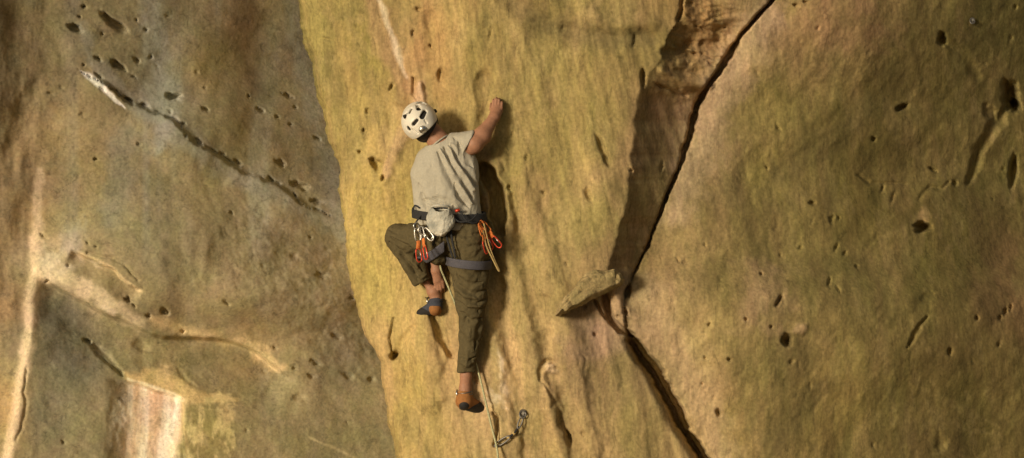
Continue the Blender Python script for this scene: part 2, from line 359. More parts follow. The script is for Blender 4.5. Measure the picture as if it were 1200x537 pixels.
    dent(S(((1112, 52), (1128, 66), (1145, 88)), 7, soft=.9, warp=3), .03, (.17, .13, .06), .5)
    dent(S(((1086, 371), (1076, 388), (1063, 408)), 2.2, soft=.7, warp=4, taper=.8), .045, (.14, .10, .045), .5)
    C = tint(C, P(1083, 253, 6, 9, 0, soft=.5), (.42, .30, .15), .7)
    C = tint(C, P(937, 385, 8, 6, -20, soft=.5), (.52, .38, .22), .7)
    D -= .02*P(937, 385, 9, 7, -20, soft=.6)
    C = tint(C, P(920, 343, 3, 7, 15, soft=.5), (.46, .34, .18), .6)
    dent(S(((1078, 232), (1090, 218), (1104, 222), (1112, 214)), 2, soft=.6, warp=3), .025)
    dent(S(((1004, 204), (1020, 216), (1060, 216)), 2, soft=.6, warp=5), .02)
    # dark streaks and pink bare patches
    C = tint(C, S(((905, 215), (950, 180), (1000, 150), (1010, 120)), 16, soft=.9, warp=12), (.15, .12, .055), .45)
    C = tint(C, S(((960, 450), (930, 490), (900, 540)), 14, soft=.9, warp=12), (.15, .12, .055), .5)
    C = tint(C, P(975, 30, 45, 26, 10, soft=.8, warp=.5), (.40, .25, .15), .5)
    C = tint(C, P(888, 345, 30, 30, 0, soft=.8, warp=.5), (.38, .26, .17), .5)
    C = tint(C, S(((905, 10), (860, 75), (835, 130), (812, 190), (790, 250)), 20, soft=.9, warp=10), (.48, .355, .245), .6)
    C = tint(C, S(((755, 345), (772, 390), (805, 440), (830, 500), (850, 545)), 24, soft=.9, warp=12), (.50, .38, .235), .5)
    rr = np.random.RandomState(3)
    for i in range(60):
        x = rr.uniform(380, 1199); y = rr.uniform(0, 537); r = rr.uniform(.9, 2.2)
        dent(P(x, y, r, r*rr.uniform(1, 3), rr.uniform(-30, 40), soft=.5, warp=.3), rr.uniform(.01, .035), (.15, .11, .05), .4)
    # rounded arris and the return wall behind it
    C = C*np.array((1.0, .985, .96))
    q = np.clip(1-O/10, 0, 1)
    D += .10*(1-np.sqrt(np.clip(1-q*q, 0, 1)))
    bk = B > 0; bf = np.clip(B*3, 0, 1)
    nz = fbm(B*2.2, n*2.0, 401, 5, .6); nz2 = fbm(B*6, n*7, 411, 5, .6)
    C = np.where(bk[..., None], C*(1+.30*nz+.25*nz2)[..., None], C)
    D += B
    X2 = X+B*6+bf*(16*nz+5*nz2+3)
    global NEAR
    NEAR = (X2, Y, D)
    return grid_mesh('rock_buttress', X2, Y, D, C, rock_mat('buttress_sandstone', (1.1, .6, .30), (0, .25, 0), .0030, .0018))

# ------------------------------------------------------------------ the set-back wall on the left
def build_far():
    Yr = rows(400)
    cols = np.concatenate([-60-np.geomspace(8, 1500, 26)[::-1], np.linspace(-60, 500, 400), 500+np.geomspace(5, 300, 12)])
    X, Y = np.meshgrid(cols, Yr)
    Xr = pl([(60, -1200), (52, 0), (50, 120), (46, 250), (44, 320), (36, 400), (28, 440), (14, 537), (-5, 600), (-200, 1600)], Y)+2.5*fbm(Y/25, Y*0, 3, 4)
    s1 = scatter(X, Y, [(80, 40, .45), (100, 200, .22), (120, 250, .20), (70, 280, .05), (200, 60, .62), (300, 60, .80), (340, 150, .84), (250, 200, .55), (180, 200, .42), (350, 300, .62), (250, 300, .40), (420, 400, .62), (120, 330, .15), (250, 350, .30),
        (60, 400, .55), (100, 450, .45), (170, 500, .22), (240, 500, .38), (320, 500, .45), (430, 500, .52), (300, 430, .35), (60, 520, .38), (200, 430, .42)], 60)
    s0 = scatter(X, Y, [(5, 20, .9), (30, 20, .5), (5, 120, .7), (35, 150, .30), (10, 250, .45), (35, 250, .30), (15, 330, .40), (5, 450, .1), (15, 400, .2), (0, 530, .1), (38, 320, .1)], 30)
    mr = sm(-3, 3, X-Xr)
    s = s0*(1-mr)+s1*mr
    s = s-.9*np.exp(-((X-Xr+6)/5.0)**2)*sm(200, 330, Y)
    s = np.where(X < -60, s*np.clip(1-(-60-X)/300, 0, 1), s)
    dX = np.diff(X, axis=1, prepend=X[:, :1])/200*1.15
    D = np.cumsum(s*dX, axis=1)
    j = np.argmin(np.abs(cols-60)); D = D-D[:, j][:, None]+1.1
    m = X/200.0; n = Y/200.0
    C = scatter_col(X, Y, [
        (5, 30, (.20, .15, .08)), (30, 60, (.25, .18, .10)), (25, 200, (.33, .22, .12)), (10, 350, (.32, .22, .11)), (5, 480, (.42, .29, .13)), (40, 250, (.38, .26, .13)),
        (80, 40, (.28, .23, .12)), (70, 150, (.33, .24, .12)), (110, 200, (.31, .24, .12)), (130, 120, (.27, .21, .11)), (190, 60, (.30, .27, .19)), (130, 40, (.28, .24, .14)), (185, 110, (.33, .31, .25)),
        (240, 80, (.26, .205, .10)), (300, 40, (.24, .17, .10)), (290, 150, (.25, .20, .11)), (345, 60, (.22, .18, .13)), (350, 170, (.24, .20, .14)), (380, 200, (.22, .19, .145)),
        (180, 180, (.27, .225, .13)), (230, 220, (.30, .25, .13)), (140, 260, (.31, .27, .15)), (80, 260, (.38, .30, .16)), (60, 305, (.46, .36, .22)), (200, 300, (.29, .245, .14)),
        (280, 260, (.28, .23, .14)), (350, 270, (.26, .21, .14)), (400, 350, (.24, .20, .14)), (330, 340, (.26, .22, .135)), (420, 420, (.24, .205, .135)),
        (150, 340, (.33, .26, .14)), (110, 330, (.34, .27, .14)), (240, 380, (.37, .29, .16)), (290, 400, (.36, .27, .14)),
        (70, 370, (.22, .21, .15)), (90, 420, (.22, .21, .15)), (60, 480, (.26, .235, .15)), (110, 500, (.30, .26, .14)), (160, 410, (.28, .235, .12)), (230, 430, (.25, .21, .11)), (200, 450, (.36, .28, .12)),
        (240, 510, (.29, .24, .10)), (320, 470, (.26, .225, .125)), (300, 520, (.30, .25, .135)), (400, 520, (.28, .245, .135)), (440, 500, (.27, .24, .135))], 45)
    wx = .35*fbm(m*.9, n*.9, 140, 3); wy = .35*fbm(m*.9, n*.9, 144, 3)
    D += .05*fbm((m+wx)*1.6, (n+wy)*1.2, 101, 4)
    ud = m*.9+n*.45; vd = -m*.45+n*.9
    D += .009*fbm(ud*4, vd*10, 151, 5, .55)
    strip = 1-mr
    D += (.010*strip+.003)*fbm(m*9, n*2.2, 155, 4)
    D += .003*np.abs(fbm(m*18, n*18, 161, 4, .6))
    rough = stroke(X, Y, ((300, 280), (360, 340), (420, 400)), 60, soft=.9, warp=10)
    D += .018*rough*fbm(ud*9, vd*14, 163, 5, .65)
    g = fbm((m+wx)*5, (n+wy)*4, 171, 5, .6)
    C = tint(C, sm(.05, .55, g), (.24, .205, .12), .35)
    g2 = fbm((m+wy)*4.5, (n+wx)*3, 181, 5, .6)
    C = tint(C, sm(.1, .6, g2), (.38, .29, .17), .42)
    g3 = fbm(m*7, n*.7, 191, 4, .6)
    C = tint(C, sm(.1, .7, g3), (.18, .15, .11), .40)
    fl = sm(.08, .18, fbm((m+wx)*6, (n+wy)*5, 173, 6, .72)); C = tint(C, fl, (.37, .30, .18), .2)
    fl2 = sm(.14, .22, fbm(ud*5, vd*9, 175, 6, .72)); C = tint(C, fl2, (.21, .18, .12), .22)
    C = C*(1+.12*fbm(m*18, n*14, 195, 5, .7))[..., None]
    P = lambda *a, **k: blob(X, Y, *a, **k)
    S = lambda pts, w, **k: stroke(X, Y, pts, w, **k)
    def dent(mask, depth, col=None, a=.5):
        nonlocal D, C
        D = D+mask*depth*.62
        if col is not None and sum(col) > .5: C = tint(C, mask, col, a)
    wash = sm(.0, .5, fbm(m*6+.3*wx, n*.5, 441, 3))*sm(60, 110, X)*(1-sm(250, 330, Y)); C = tint(C, wash, (.33, .32, .26), .45)
    # blue-grey wash runs
    C = tint(C, S(((172, -10), (182, 40), (190, 90), (192, 130), (186, 170)), 13, soft=.9, warp=9), (.38, .38, .34), .6)
    C = tint(C, S(((95, 30), (102, 60), (120, 85), (150, 110)), 7, soft=.9, warp=9), (.32, .31, .27), .5)
    C = tint(C, S(((150, 120), (190, 145), (225, 170), (280, 205), (330, 230), (380, 262), (400, 275)), 11, soft=.9, warp=8), (.32, .31, .27), .55)
    C = tint(C, S(((150, 160), (140, 210), (130, 260)), 16, soft=.9, warp=9), (.25, .24, .19), .5)
    C = tint(C, S(((340, -10), (352, 60), (368, 130), (385, 190), (395, 260)), 10, soft=.9, warp=5), (.30, .29, .26), .6)
    C = tint(C, S(((292, -10), (296, 60), (300, 110)), 14, soft=.9, warp=6), (.13, .09, .055), .55)
    # upper seam with its fresh white break
    seam = ((90, 80), (120, 96), (150, 117), (180, 129), (204, 141), (224, 164), (245, 175), (265, 188), (290, 203), (320, 214), (350, 234), (400, 262))
    D -= .05*step(X, Y, seam, 2.5, fall=55)
    D += .03*S(seam, 2.4, soft=.6, taper=.9, warp=5)*(fbm(m*14, n*14, 199, 2) > -.15)
    ch = S(((93, 82), (106, 90), (122, 104), (147, 128)), 4.0, soft=.5, taper=.9, warp=2.5)
    dent(ch, .012, (.84, .78, .72), .95)
    # long pockets
    for q in [(90, 34, 10, 4.2, 30, .12), (134, 27, 18, 4.6, 31, .13), (138, 77, 10, 4.2, 32, .11), (115, 69, 5, 2.2, 32, .08), (161, 71, 4.5, 2, 30, .07), (201, 113, 11, 4.2, 6, .14), (241, 128, 4.5, 2.5, 28, .08), (99, 8, 2.5, 2, 0, .07),
              (93, 20, 2, 1.5, 0, .05), (160, 24, 2, 2, 0, .05), (171, 35, 2, 2, 0, .05), (177, 67, 2.4, 2, 0, .05), (157, 90, 3, 1.6, 20, .05), (116, 89, 5, 2, 35, .06), (98, 76, 2, 1.6, 0, .05), (112, 187, 2.6, 1.7, 0, .06), (120, 40, 1.6, 1.6, 0, .04), (240, 103, 2, 1.5, 0, .04),
              (337, 112, 6.5, 2, 25, .07), (305, 129, 4.5, 2, 25, .06), (291, 113, 2, 1.6, 20, .05), (325, 137, 2.4, 1.8, 0, .05), (340, 146, 2.4, 1.6, 0, .05), (371, 162, 4, 2, 20, .06), (329, 191, 6, 3, 28, .08), (353, 218, 10, 4, 18, .1), (371, 236, 9, 3.2, 15, .09),
              (317, 210, 5, 2.2, 35, .07), (278, 190, 5, 2.2, 30, .07), (260, 180, 4, 2.2, 10, .06), (346, 126, 3, 1.5, 20, .05), (346, 229, 2, 2, 0, .05), (163, 169, 2, 2, 0, .04), (271, 250, 2, 2, 0, .05), (215, 145, 3, 1.8, 30, .06), (230, 168, 4, 2.2, 30, .07), (150, 118, 8, 2.6, 33, .07), (167, 125, 5, 2, 20, .06),
              (55, 330, 3, 2, 0, .07), (150, 351, 3.8, 3, 30, .08), (157, 358, 2.6, 1.6, 30, .05), (193, 365, 5, 3.8, 20, .09), (174, 370, 3.4, 2, 30, .06), (215, 388, 2.8, 2, 0, .06), (80, 311, 1.6, 1.6, 0, .04), (103, 400, 6, 2.6, 28, .09), (113, 289, 2, 1.4, 0, .04), (103, 285, 2, 1.4, 0, .04),
              (377, 322, 8, 4, 20, .05), (344, 300, 6, 5, 0, .03), (408, 440, 8, 4, 20, .05), (322, 408, 4, 2, 10, .04), (366, 441, 6, 3, 10, .05), (345, 432, 3, 2, 10, .04), (435, 445, 5, 3, 10, .05), (352, 466, 8, 6, 10, .03), (412, 350, 3, 2, 0, .05), (395, 395, 6, 3, 20, .05), (370, 425, 7, 3, 20, .05)]:
        dent(P(q[0], q[1], q[2]*.88, q[3]*.82, q[4], soft=.5, warp=.3), q[5]*.85, (.12, .09, .05), .6)
    # ridged lips and ledges across the middle
    l1 = ((82, 292), (104, 304), (135, 318), (150, 334), (168, 341))
    D -= .05*step(X, Y, l1, 2.0, fall=26)*-1
    C = tint(C, S(((84, 295), (106, 303), (132, 317), (152, 333), (166, 341)), 2.4, soft=.6, warp=3), (.66, .50, .28), .8)
    D += .015*S(((102, 298), (130, 302), (150, 315), (163, 330)), 2.2, soft=.6, warp=3)
    l2 = ((36, 322), (60, 334), (84, 346), (104, 356), (126, 369), (150, 378), (176, 392), (215, 396), (250, 397), (280, 404), (304, 416), (326, 434), (352, 448))
    D += .11*step(X, Y, l2, 3.5, fall=80)
    C = tint(C, S(((46, 312), (66, 320), (90, 333), (112, 348), (140, 364), (165, 378)), 12, soft=.6, warp=8), (.70, .56, .36), .8)
    C = tint(C, P(126, 361, 12, 4.5, 25, soft=.5, warp=.5), (.74, .60, .42), .8)
    C = tint(C, P(113, 309, 7, 3, 20, soft=.6, warp=.5), (.66, .52, .36), .6)
    C = tint(C, S(((180, 372), (215, 385), (252, 392), (282, 402), (308, 415), (330, 432)), 7, soft=.7, warp=8), (.64, .48, .26), .75)
    C = tint(C, P(60, 308, 18, 15, 0, soft=.8, warp=.6), (.72, .60, .44), .7)
    C = tint(C, P(85, 285, 10, 20, 10, soft=.8, warp=.5), (.42, .38, .30), .5)
    # pale arris on the far left
    C = tint(C, S(((46, 200), (43, 260), (41, 320), (34, 400), (24, 450), (10, 537), (0, 580)), 7, soft=.7, warp=3), (.70, .53, .35), .65)
    dent(S(((30, 434), (30, 470), (24, 500), (20, 515)), 2, soft=.8, warp=4), .018, (.2, .14, .08), .5)
    D += .10*P(10, 170, 16, 60, 18, soft=.9)*0
    dent(S(((45, 98), (28, 120), (17, 160), (14, 190)), 9, soft=.95, warp=6), .02, (.17, .11, .07), .5)
    # notch, lip and the raw pink panel at the bottom
    dent(S(((110, 405), (126, 418), (142, 436)), 3, soft=.9, warp=3), .04, (.17, .13, .06), .5)
    dent(S(((112, 412), (130, 428), (142, 440)), 1.6, soft=.6, warp=3), .03)
    dent(P(165, 405, 8, 6, 20, soft=.8), .03, (.16, .13, .08), .6)
    dent(S(((208, 434), (218, 446), (230, 452)), 2.2, soft=.9, warp=3), .014)
    lip = ((128, 446), (146, 441), (170, 450), (192, 459), (218, 468), (245, 472), (272, 472))
    
    C = tint(C, S(((150, 440), (172, 442), (196, 447), (224, 462), (262, 468)), 8, soft=.6, warp=8), (.68, .50, .24), .8)
    C = tint(C, P(190, 438, 12, 6, 0, soft=.5, warp=.6), (.62, .47, .24), .6)
    C = tint(C, S(((150, 444), (176, 452), (200, 461), (214, 468)), 2.4, soft=.6, warp=2), (.88, .70, .46), .9)
    Xp = X; X = X+9*fbm(m*7, n*4, 311, 4, .6); pan = sm(126, 158, X+(Y-450)*.12)*(1-sm(202, 216, X-(Y-450)*-.02))*sm(444, 452, Y-(X-150)*.30)*(1-sm(560, 620, Y)); X = Xp
    st = fbm((m+wx*.1)*13+.02*n*20, n*1.3, 211, 5, .6)
    pc = tint(tint(np.ones_like(C)*np.array((.62, .42, .27)), sm(-.25, .6, st), (.88, .78, .64)), 1-sm(132, 160, X), (.66, .60, .47), .9)
    C = C*(1-pan[..., None]*.92)+pc*pan[..., None]*.92
    D += pan*(.075+.006*st)
    C = tint(C, S(((214, 468), (216, 500), (222, 545)), 2.5, soft=.5, warp=2), (.50, .37, .18), .6)
    dent(S(((213, 480), (211, 510), (216, 545)), 2.2, soft=.8, warp=1.5), .012)
    for q in [(228, 505, 8, 22), (262, 485, 8, 14), (264, 525, 6, 16), (255, 470, 14, 5), (222, 530, 5, 14)]:
        C = tint(C, P(*q, 0, soft=.5, warp=.9), (.62, .50, .25), .7)
    rr = np.random.RandomState(5)
    for i in range(25):
        x = rr.uniform(50, 460); y = rr.uniform(0, 537); r = rr.uniform(.9, 2.0)
        dent(P(x, y, r*rr.uniform(1, 2.5), r, rr.uniform(10, 40), soft=.5, warp=.3), rr.uniform(.01, .04), (.15, .11, .06), .4)
    for (a, b) in [((370, 516), (418, 537)), ((362, 512), (372, 517))]:
        C = tint(C, S((a, b), 1.5, soft=.6, warp=1), (.5, .42, .25), .6)
    C = C*np.array((1.02, 1.06, 1.14))*(1+.14*sm(200, 420, Y))[..., None]  # lower half lightened in colour, standing in for light bounced from below
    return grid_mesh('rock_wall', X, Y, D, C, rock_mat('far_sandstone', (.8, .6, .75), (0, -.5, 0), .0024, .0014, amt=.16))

build_near()
build_far()
# ------------------------------------------------------------------ helpers for things
def tag(o, label, cat, group=None, kind=None):
    o['label'] = label; o['category'] = cat
    if group: o['group'] = group
    if kind: o['kind'] = kind
    return o
def empty(name, loc):
    o = bpy.data.objects.new(name, None); COL.objects.link(o); o.location = loc; o.empty_display_size = .05
    return o
def link(name, me, mat, parent=None):
    me.name = name
    if mat: me.materials.append(mat)
    o = bpy.data.objects.new(name, me); COL.objects.link(o)
    if parent:
        o.parent = parent
        if parent.type == 'EMPTY': o.matrix_parent_inverse = Matrix.Translation(-parent.location)
    return o
def plain(name, col, rough=.8, metal=0, nscale=40, amt=.15, bump=.001, spec=.3, weave=False, dirt=None):
    m = bpy.data.materials.new(name); m.use_nodes = True; nt = m.node_tree; b = nt.nodes['Principled BSDF']
    b.inputs['Roughness'].default_value = rough; b.inputs['Metallic'].default_value = metal; b.inputs['Specular IOR Level'].default_value = spec
    tc = nd(nt, 'ShaderNodeTexCoord'); n = nd(nt, 'ShaderNodeTexNoise'); n.inputs['Scale'].default_value = nscale; n.inputs['Detail'].default_value = 4
    lk(nt, tc.outputs['Object'], n.inputs['Vector'])
    n2 = nd(nt, 'ShaderNodeTexNoise'); n2.inputs['Scale'].default_value = nscale*.22; n2.inputs['Detail'].default_value = 3
    lk(nt, tc.outputs['Object'], n2.inputs['Vector'])
    r = nd(nt, 'ShaderNodeValToRGB'); r.color_ramp.elements[0].position = .3; r.color_ramp.elements[1].position = .7
    r.color_ramp.elements[0].color = (*[c*(1-amt) for c in col], 1)
    hi = dirt if dirt else [min(1, c*(1+amt)) for c in col]
    r.color_ramp.elements[1].color = (*hi, 1)
    lk(nt, (n2 if dirt else n).outputs['Fac'], r.inputs[0]); lk(nt, r.outputs[0], b.inputs['Base Color'])
    bp = nd(nt, 'ShaderNodeBump'); bp.inputs['Distance'].default_value = bump; lk(nt, n.outputs['Fac'], bp.inputs['Height']); lk(nt, bp.outputs[0], b.inputs['Normal'])
    return m

_NX, _NY, _ND = NEAR
def wall(X, Y):
    i = int(np.argmin(np.abs(_NY[:, 0]-Y))); j = int(np.argmin(np.abs(_NX[i, 61:]-X)))+61
    return float(_ND[i, j])

# ---- distance-field modelling, meshed with surface nets
class SDF:
    def __init__(s, lo, hi, h):
        s.lo = np.array(lo); s.h = h
        s.n = np.ceil((np.array(hi)-s.lo)/h).astype(int)+1
        s.F = np.full(tuple(s.n), 1.0, np.float32)
    def coords(s, a, b):
        i0 = np.clip(np.floor((np.array(a)-s.lo)/s.h).astype(int), 0, s.n-1); i1 = np.clip(np.ceil((np.array(b)-s.lo)/s.h).astype(int)+1, 1, s.n)
        g = [(np.arange(i0[k], i1[k])*s.h+s.lo[k]).astype(np.float32) for k in range(3)]
        return (slice(i0[0], i1[0]), slice(i0[1], i1[1]), slice(i0[2], i1[2])), g[0][:, None, None], g[1][None, :, None], g[2][None, None, :]
    def cap(s, a, b, ra, rb, k=.02, flat=None, op='add'):
        """tapered round bar; flat = (axis vector, factor) squashes it along an axis"""
        a = Vector(a); b = Vector(b); R = max(ra, rb)*(1.0 if not flat else max(1, flat[1]))+k*2+.02
        lo = [min(a[i], b[i])-R for i in range(3)]; hi = [max(a[i], b[i])+R for i in range(3)]
        sl, x, y, z = s.coords(lo, hi)
        if 0 in s.F[sl].shape: return s
        px, py, pz = x-a.x, y-a.y, z-a.z
        e = b-a
        if flat:
            n = Vector(flat[0]).normalized(); q = 1/flat[1]-1
            dn = (px*n.x+py*n.y+pz*n.z)*q
            px, py, pz = px+dn*n.x, py+dn*n.y, pz+dn*n.z
            e = e+n*(e.dot(n)*q)
        L = max(e.length_squared, 1e-9)
        t = np.clip((px*e.x+py*e.y+pz*e.z)/L, 0, 1)
        d = np.sqrt((px-t*e.x)**2+(py-t*e.y)**2+(pz-t*e.z)**2)-(ra+(rb-ra)*t)
        if flat and flat[1] < 1: d = d*flat[1]**.5
        o = s.F[sl]
        if op == 'add':
            hh = np.maximum(k-np.abs(o-d), 0)/k; s.F[sl] = np.minimum(o, d)-hh*hh*k*.25
        else:
            d = -d; hh = np.maximum(k-np.abs(o-d), 0)/k; s.F[sl] = np.maximum(o, d)+hh*hh*k*.25
        return s
    def plane(s, p, n, R=9):
        """cuts away what lies on the n side of p within R"""
        p = Vector(p); n = Vector(n).normalized()
        sl, x, y, z = s.coords(p-Vector((R, R, R)), p+Vector((R, R, R)))
        d = (x-p.x)*n.x+(y-p.y)*n.y+(z-p.z)*n.z
        s.F[sl] = np.maximum(s.F[sl], d)
        return s
    def mesh(s, name):
        F = s.F; F[0] = F[-1] = 1; F[:, 0] = F[:, -1] = 1; F[:, :, 0] = F[:, :, -1] = 1
        ins = F < 0
        c = np.zeros(tuple(s.n-1), np.uint8)
        for i in (0, 1):
            for j in (0, 1):
                for k in (0, 1): c += ins[i:s.n[0]-1+i, j:s.n[1]-1+j, k:s.n[2]-1+k]
        cells = np.argwhere((c > 0) & (c < 8))
        idx = -np.ones(tuple(s.n-1), np.int64); idx[cells[:, 0], cells[:, 1], cells[:, 2]] = np.arange(len(cells))
        acc = np.zeros((len(cells), 3)); cnt = np.zeros(len(cells))
        cor = [(i, j, k) for i in (0, 1) for j in (0, 1) for k in (0, 1)]
        for a in cor:
            for ax in range(3):
                if a[ax]: continue
                b = list(a); b[ax] = 1
                fa = F[cells[:, 0]+a[0], cells[:, 1]+a[1], cells[:, 2]+a[2]]; fb = F[cells[:, 0]+b[0], cells[:, 1]+b[1], cells[:, 2]+b[2]]
                m = (fa < 0) != (fb < 0)
                t = np.where(m, fa/np.where(m, fa-fb, 1), 0)
                p = np.array(a, float)[None, :].repeat(len(cells), 0); p[:, ax] = t
                acc += p*m[:, None]; cnt += m
        V = (cells+acc/np.maximum(cnt, 1)[:, None])*s.h+s.lo
        faces = []
        for ax in range(3):
            u, v = [(1, 2), (2, 0), (0, 1)][ax]
            A = np.take(ins, range(s.n[ax]-1), ax); B = np.take(ins, range(1, s.n[ax]), ax)
            E = np.argwhere(A != B)
            E = E[(E[:, u] > 0) & (E[:, v] > 0) & (E[:, u] < s.n[u]-1) & (E[:, v] < s.n[v]-1)]
            inside = ins[E[:, 0], E[:, 1], E[:, 2]]
            def at(du, dv):
                q = E.copy(); q[:, u] -= du; q[:, v] -= dv
                return idx[q[:, 0], q[:, 1], q[:, 2]]
            q = np.stack([at(1, 1), at(0, 1), at(0, 0), at(1, 0)], 1)
            q[~inside] = q[~inside][:, ::-1]
            faces.append(q)
        Fc = np.concatenate(faces); Fc = Fc[(Fc >= 0).all(1)]
        me = bpy.data.meshes.new(name)
        me.vertices.add(len(V)); me.vertices.foreach_set('co', V.ravel().astype(np.float32))
        me.loops.add(len(Fc)*4); me.loops.foreach_set('vertex_index', Fc.ravel().astype(np.int32))
        me.polygons.add(len(Fc)); me.polygons.foreach_set('loop_start', (np.arange(len(Fc))*4).astype(np.int32))
        me.polygons.foreach_set('use_smooth', np.ones(len(Fc), bool)); me.update(calc_edges=True); me.validate()
        return me
def relax(me, it=2):
    """evens out the net"""
    n = len(me.vertices); co = np.empty(n*3, np.float32); me.vertices.foreach_get('co', co); co = co.reshape(-1, 3).astype(float)
    e = np.empty(len(me.edges)*2, np.int32); me.edges.foreach_get('vertices', e); e = e.reshape(-1, 2)
    for _ in range(it):
        a = np.zeros_like(co); c = np.zeros(n)
        np.add.at(a, e[:, 0], co[e[:, 1]]); np.add.at(a, e[:, 1], co[e[:, 0]]); np.add.at(c, e[:, 0], 1); np.add.at(c, e[:, 1], 1)
        co = co*.5+.5*a/np.maximum(c, 1)[:, None]
    me.vertices.foreach_set('co', co.ravel().astype(np.float32)); me.update()
def folds(me, strokes, noise=.003):
    """cloth folds: ridges and valleys running along lines given where they show"""
    n = len(me.vertices); co = np.empty(n*3, np.float32); me.vertices.foreach_get('co', co); co = co.reshape(-1, 3).astype(float)
    no = np.empty(n*3, np.float32); me.vertices.foreach_get('normal', no); no = no.reshape(-1, 3)
    k = CAMD/(CAMD+co[:, 1])*200
    X = co[:, 0]*k+600; Y = 268.5-co[:, 2]*k
    fr = sm(-.1, .4, -no[:, 1])
    d = noise*fbm(X/9, Y/13+co[:, 1]*12, 301, 4)*1.6
    strokes = [(p, w*1.1, h*1.25) for p, w, h in strokes]
    for pts, w, h in strokes:
        d = d+h*stroke(X, Y, pts, w, soft=.95, taper=.8, warp=1.5)*fr
    co = co+no*d[:, None]
    me.vertices.foreach_set('co', co.ravel().astype(np.float32)); me.update()

def spline(pts, n=6, closed=False):
    P = [Vector(p) for p in pts]; out = []; N = len(P)
    rng = range(N if closed else N-1)
    for i in rng:
        if closed: a, b, c, d = P[(i-1) % N], P[i], P[(i+1) % N], P[(i+2) % N]
        else: a, b, c, d = P[max(i-1, 0)], P[i], P[i+1], P[min(i+2, N-1)]
        for k in range(n):
            t = k/n
            out.append(.5*((2*b)+(c-a)*t+(2*a-5*b+4*c-d)*t*t+(-a+3*b-3*c+d)*t**3))
    if not closed: out.append(P[-1])
    return out
def tube(bm, pts, r, seg=8, closed=False, flat=1.0, nrm=None):
    """sweeps a round (or flattened) section along a line"""
    P = [Vector(p) for p in pts]; N = len(P); rings = []
    up = Vector(nrm) if nrm else Vector((0, -1, 0))
    for i in range(N):
        if closed: t = (P[(i+1) % N]-P[i-1]).normalized()
        else: t = (P[min(i+1, N-1)]-P[max(i-1, 0)]).normalized()
        s = t.cross(up)
        if s.length < 1e-3: s = t.cross(Vector((.3, .2, .9)))
        s.normalize(); u = s.cross(t).normalized()
        rr = r[i] if isinstance(r, (list, tuple)) else r
        rings.append([bm.verts.new(P[i]+s*math.cos(2*math.pi*k/seg)*rr+u*math.sin(2*math.pi*k/seg)*rr*flat) for k in range(seg)])
    for i in range(N if closed else N-1):
        a, b = rings[i], rings[(i+1) % N]
        for k in range(seg): bm.faces.new((a[k], a[(k+1) % seg], b[(k+1) % seg], b[k]))
    if not closed: bm.faces.new(rings[0][::-1]); bm.faces.new(rings[-1])
def fin(bm, name='m', smooth=True):
    bmesh.ops.recalc_face_normals(bm, faces=bm.faces)
    me = bpy.data.meshes.new(name); bm.to_mesh(me); bm.free()
    if smooth: me.polygons.foreach_set('use_smooth', np.ones(len(me.polygons), bool))
    return me
def tubes(name, lines, mat, parent=None):
    bm = bmesh.new()
    for l in lines: tube(bm, **l)
    return link(name, fin(bm, name), mat, parent)

M = dict(
    skin=plain('skin', (.33, .165, .10), .6, nscale=60, amt=.10, bump=.0006, spec=.35),
    hair=plain('dark_hair', (.035, .022, .014), .7, nscale=120, amt=.4, bump=.002),
    shirt=plain('grey_cotton', (.40, .37, .30), .95, nscale=90, amt=.07, bump=.0008, spec=.1),
    trousers=plain('olive_canvas', (.098, .078, .040), .95, nscale=70, amt=.12, bump=.001, spec=.1),
    helmet=plain('helmet_plastic', (.66, .62, .54), .38, nscale=18, amt=.05, bump=.0003, spec=.5),
    liner=plain('black_foam', (.018, .016, .014), .9),
    webbing=plain('black_webbing', (.028, .028, .030), .85, nscale=160, amt=.3),
    loop=plain('blue_grey_webbing', (.085, .082, .10), .85, nscale=160, amt=.2),
    chalkbag=plain('pale_chalky_cloth', (.30, .31, .28), .95, nscale=60, dirt=(.66, .62, .52), amt=.25, bump=.003, spec=.1),
    alloy=plain('worn_alloy', (.62, .60, .56), .35, 1, nscale=50),
    dark_alloy=plain('dull_steel', (.16, .15, .14), .45, .8, nscale=50),
    orange=plain('orange_webbing', (.58, .17, .04), .8, nscale=90),
    red=plain('red_anodised_alloy', (.55, .06, .03), .35, .4, nscale=50),
    tan=plain('tan_cord', (.45, .33, .14), .9, nscale=200),
    rope=plain('pale_green_rope', (.42, .41, .24), .9, nscale=180, amt=.3, bump=.001),
    rubber=plain('black_rubber', (.022, .02, .02), .7),
    shoe=plain('orange_suede', (.30, .13, .04), .85, nscale=60),
    blue=plain('blue_black_suede', (.05, .055, .075), .85, nscale=60),
)

# ------------------------------------------------------------------ the climber
YW = wall(520, 290)+.055
def J(X, Y, y): return W(X, Y, y+YW)
YW0 = YW; wr = wall(583, 122)-YW
J_ = dict(neck0=J(518, 171, -.26), neck1=J(505, 154, -.25), head=J(496, 146, -.25), pel=J(531, 266, -.27),
          rs=J(534, 180, -.23), re=J(556, 169, -.31), rw=J(579, 138, wall(579, 138)-YW0-.085), ls=J(503, 190, -.22), le=J(506, 250, -.11), lw=J(511, 317, wall(511, 317)-YW0-.085),
          rh=J(547, 283, -.25), rk=J(552, 350, -.23), ra=J(545, 456, -.14), lh=J(515, 280, -.25), lk=J(467, 279, -.12), la=J(511, 350, -.08))
headup = Vector((-.62, -.42, .66)).normalized()
BACK = Vector((0, 1, 0))
def torso(s, g=0, k=.05):
    f = (BACK, .62)
    s.cap(J(523, 189, -.255), J(522, 206, -.27), .125+g, .162+g, k, f)
    s.cap(J(522, 205, -.27), J(523, 238, -.27), .164+g, .152+g, k, f)
    s.cap(J(523, 238, -.27), J(529, 262, -.265), .152+g, .150+g, k, f)
    s.cap(J(510, 193, -.24), J(503, 206, -.23), .070+g, .08+g, k)
    s.cap(J(530, 182, -.245), J(540, 196, -.24), .075+g, .08+g, k)
    return s
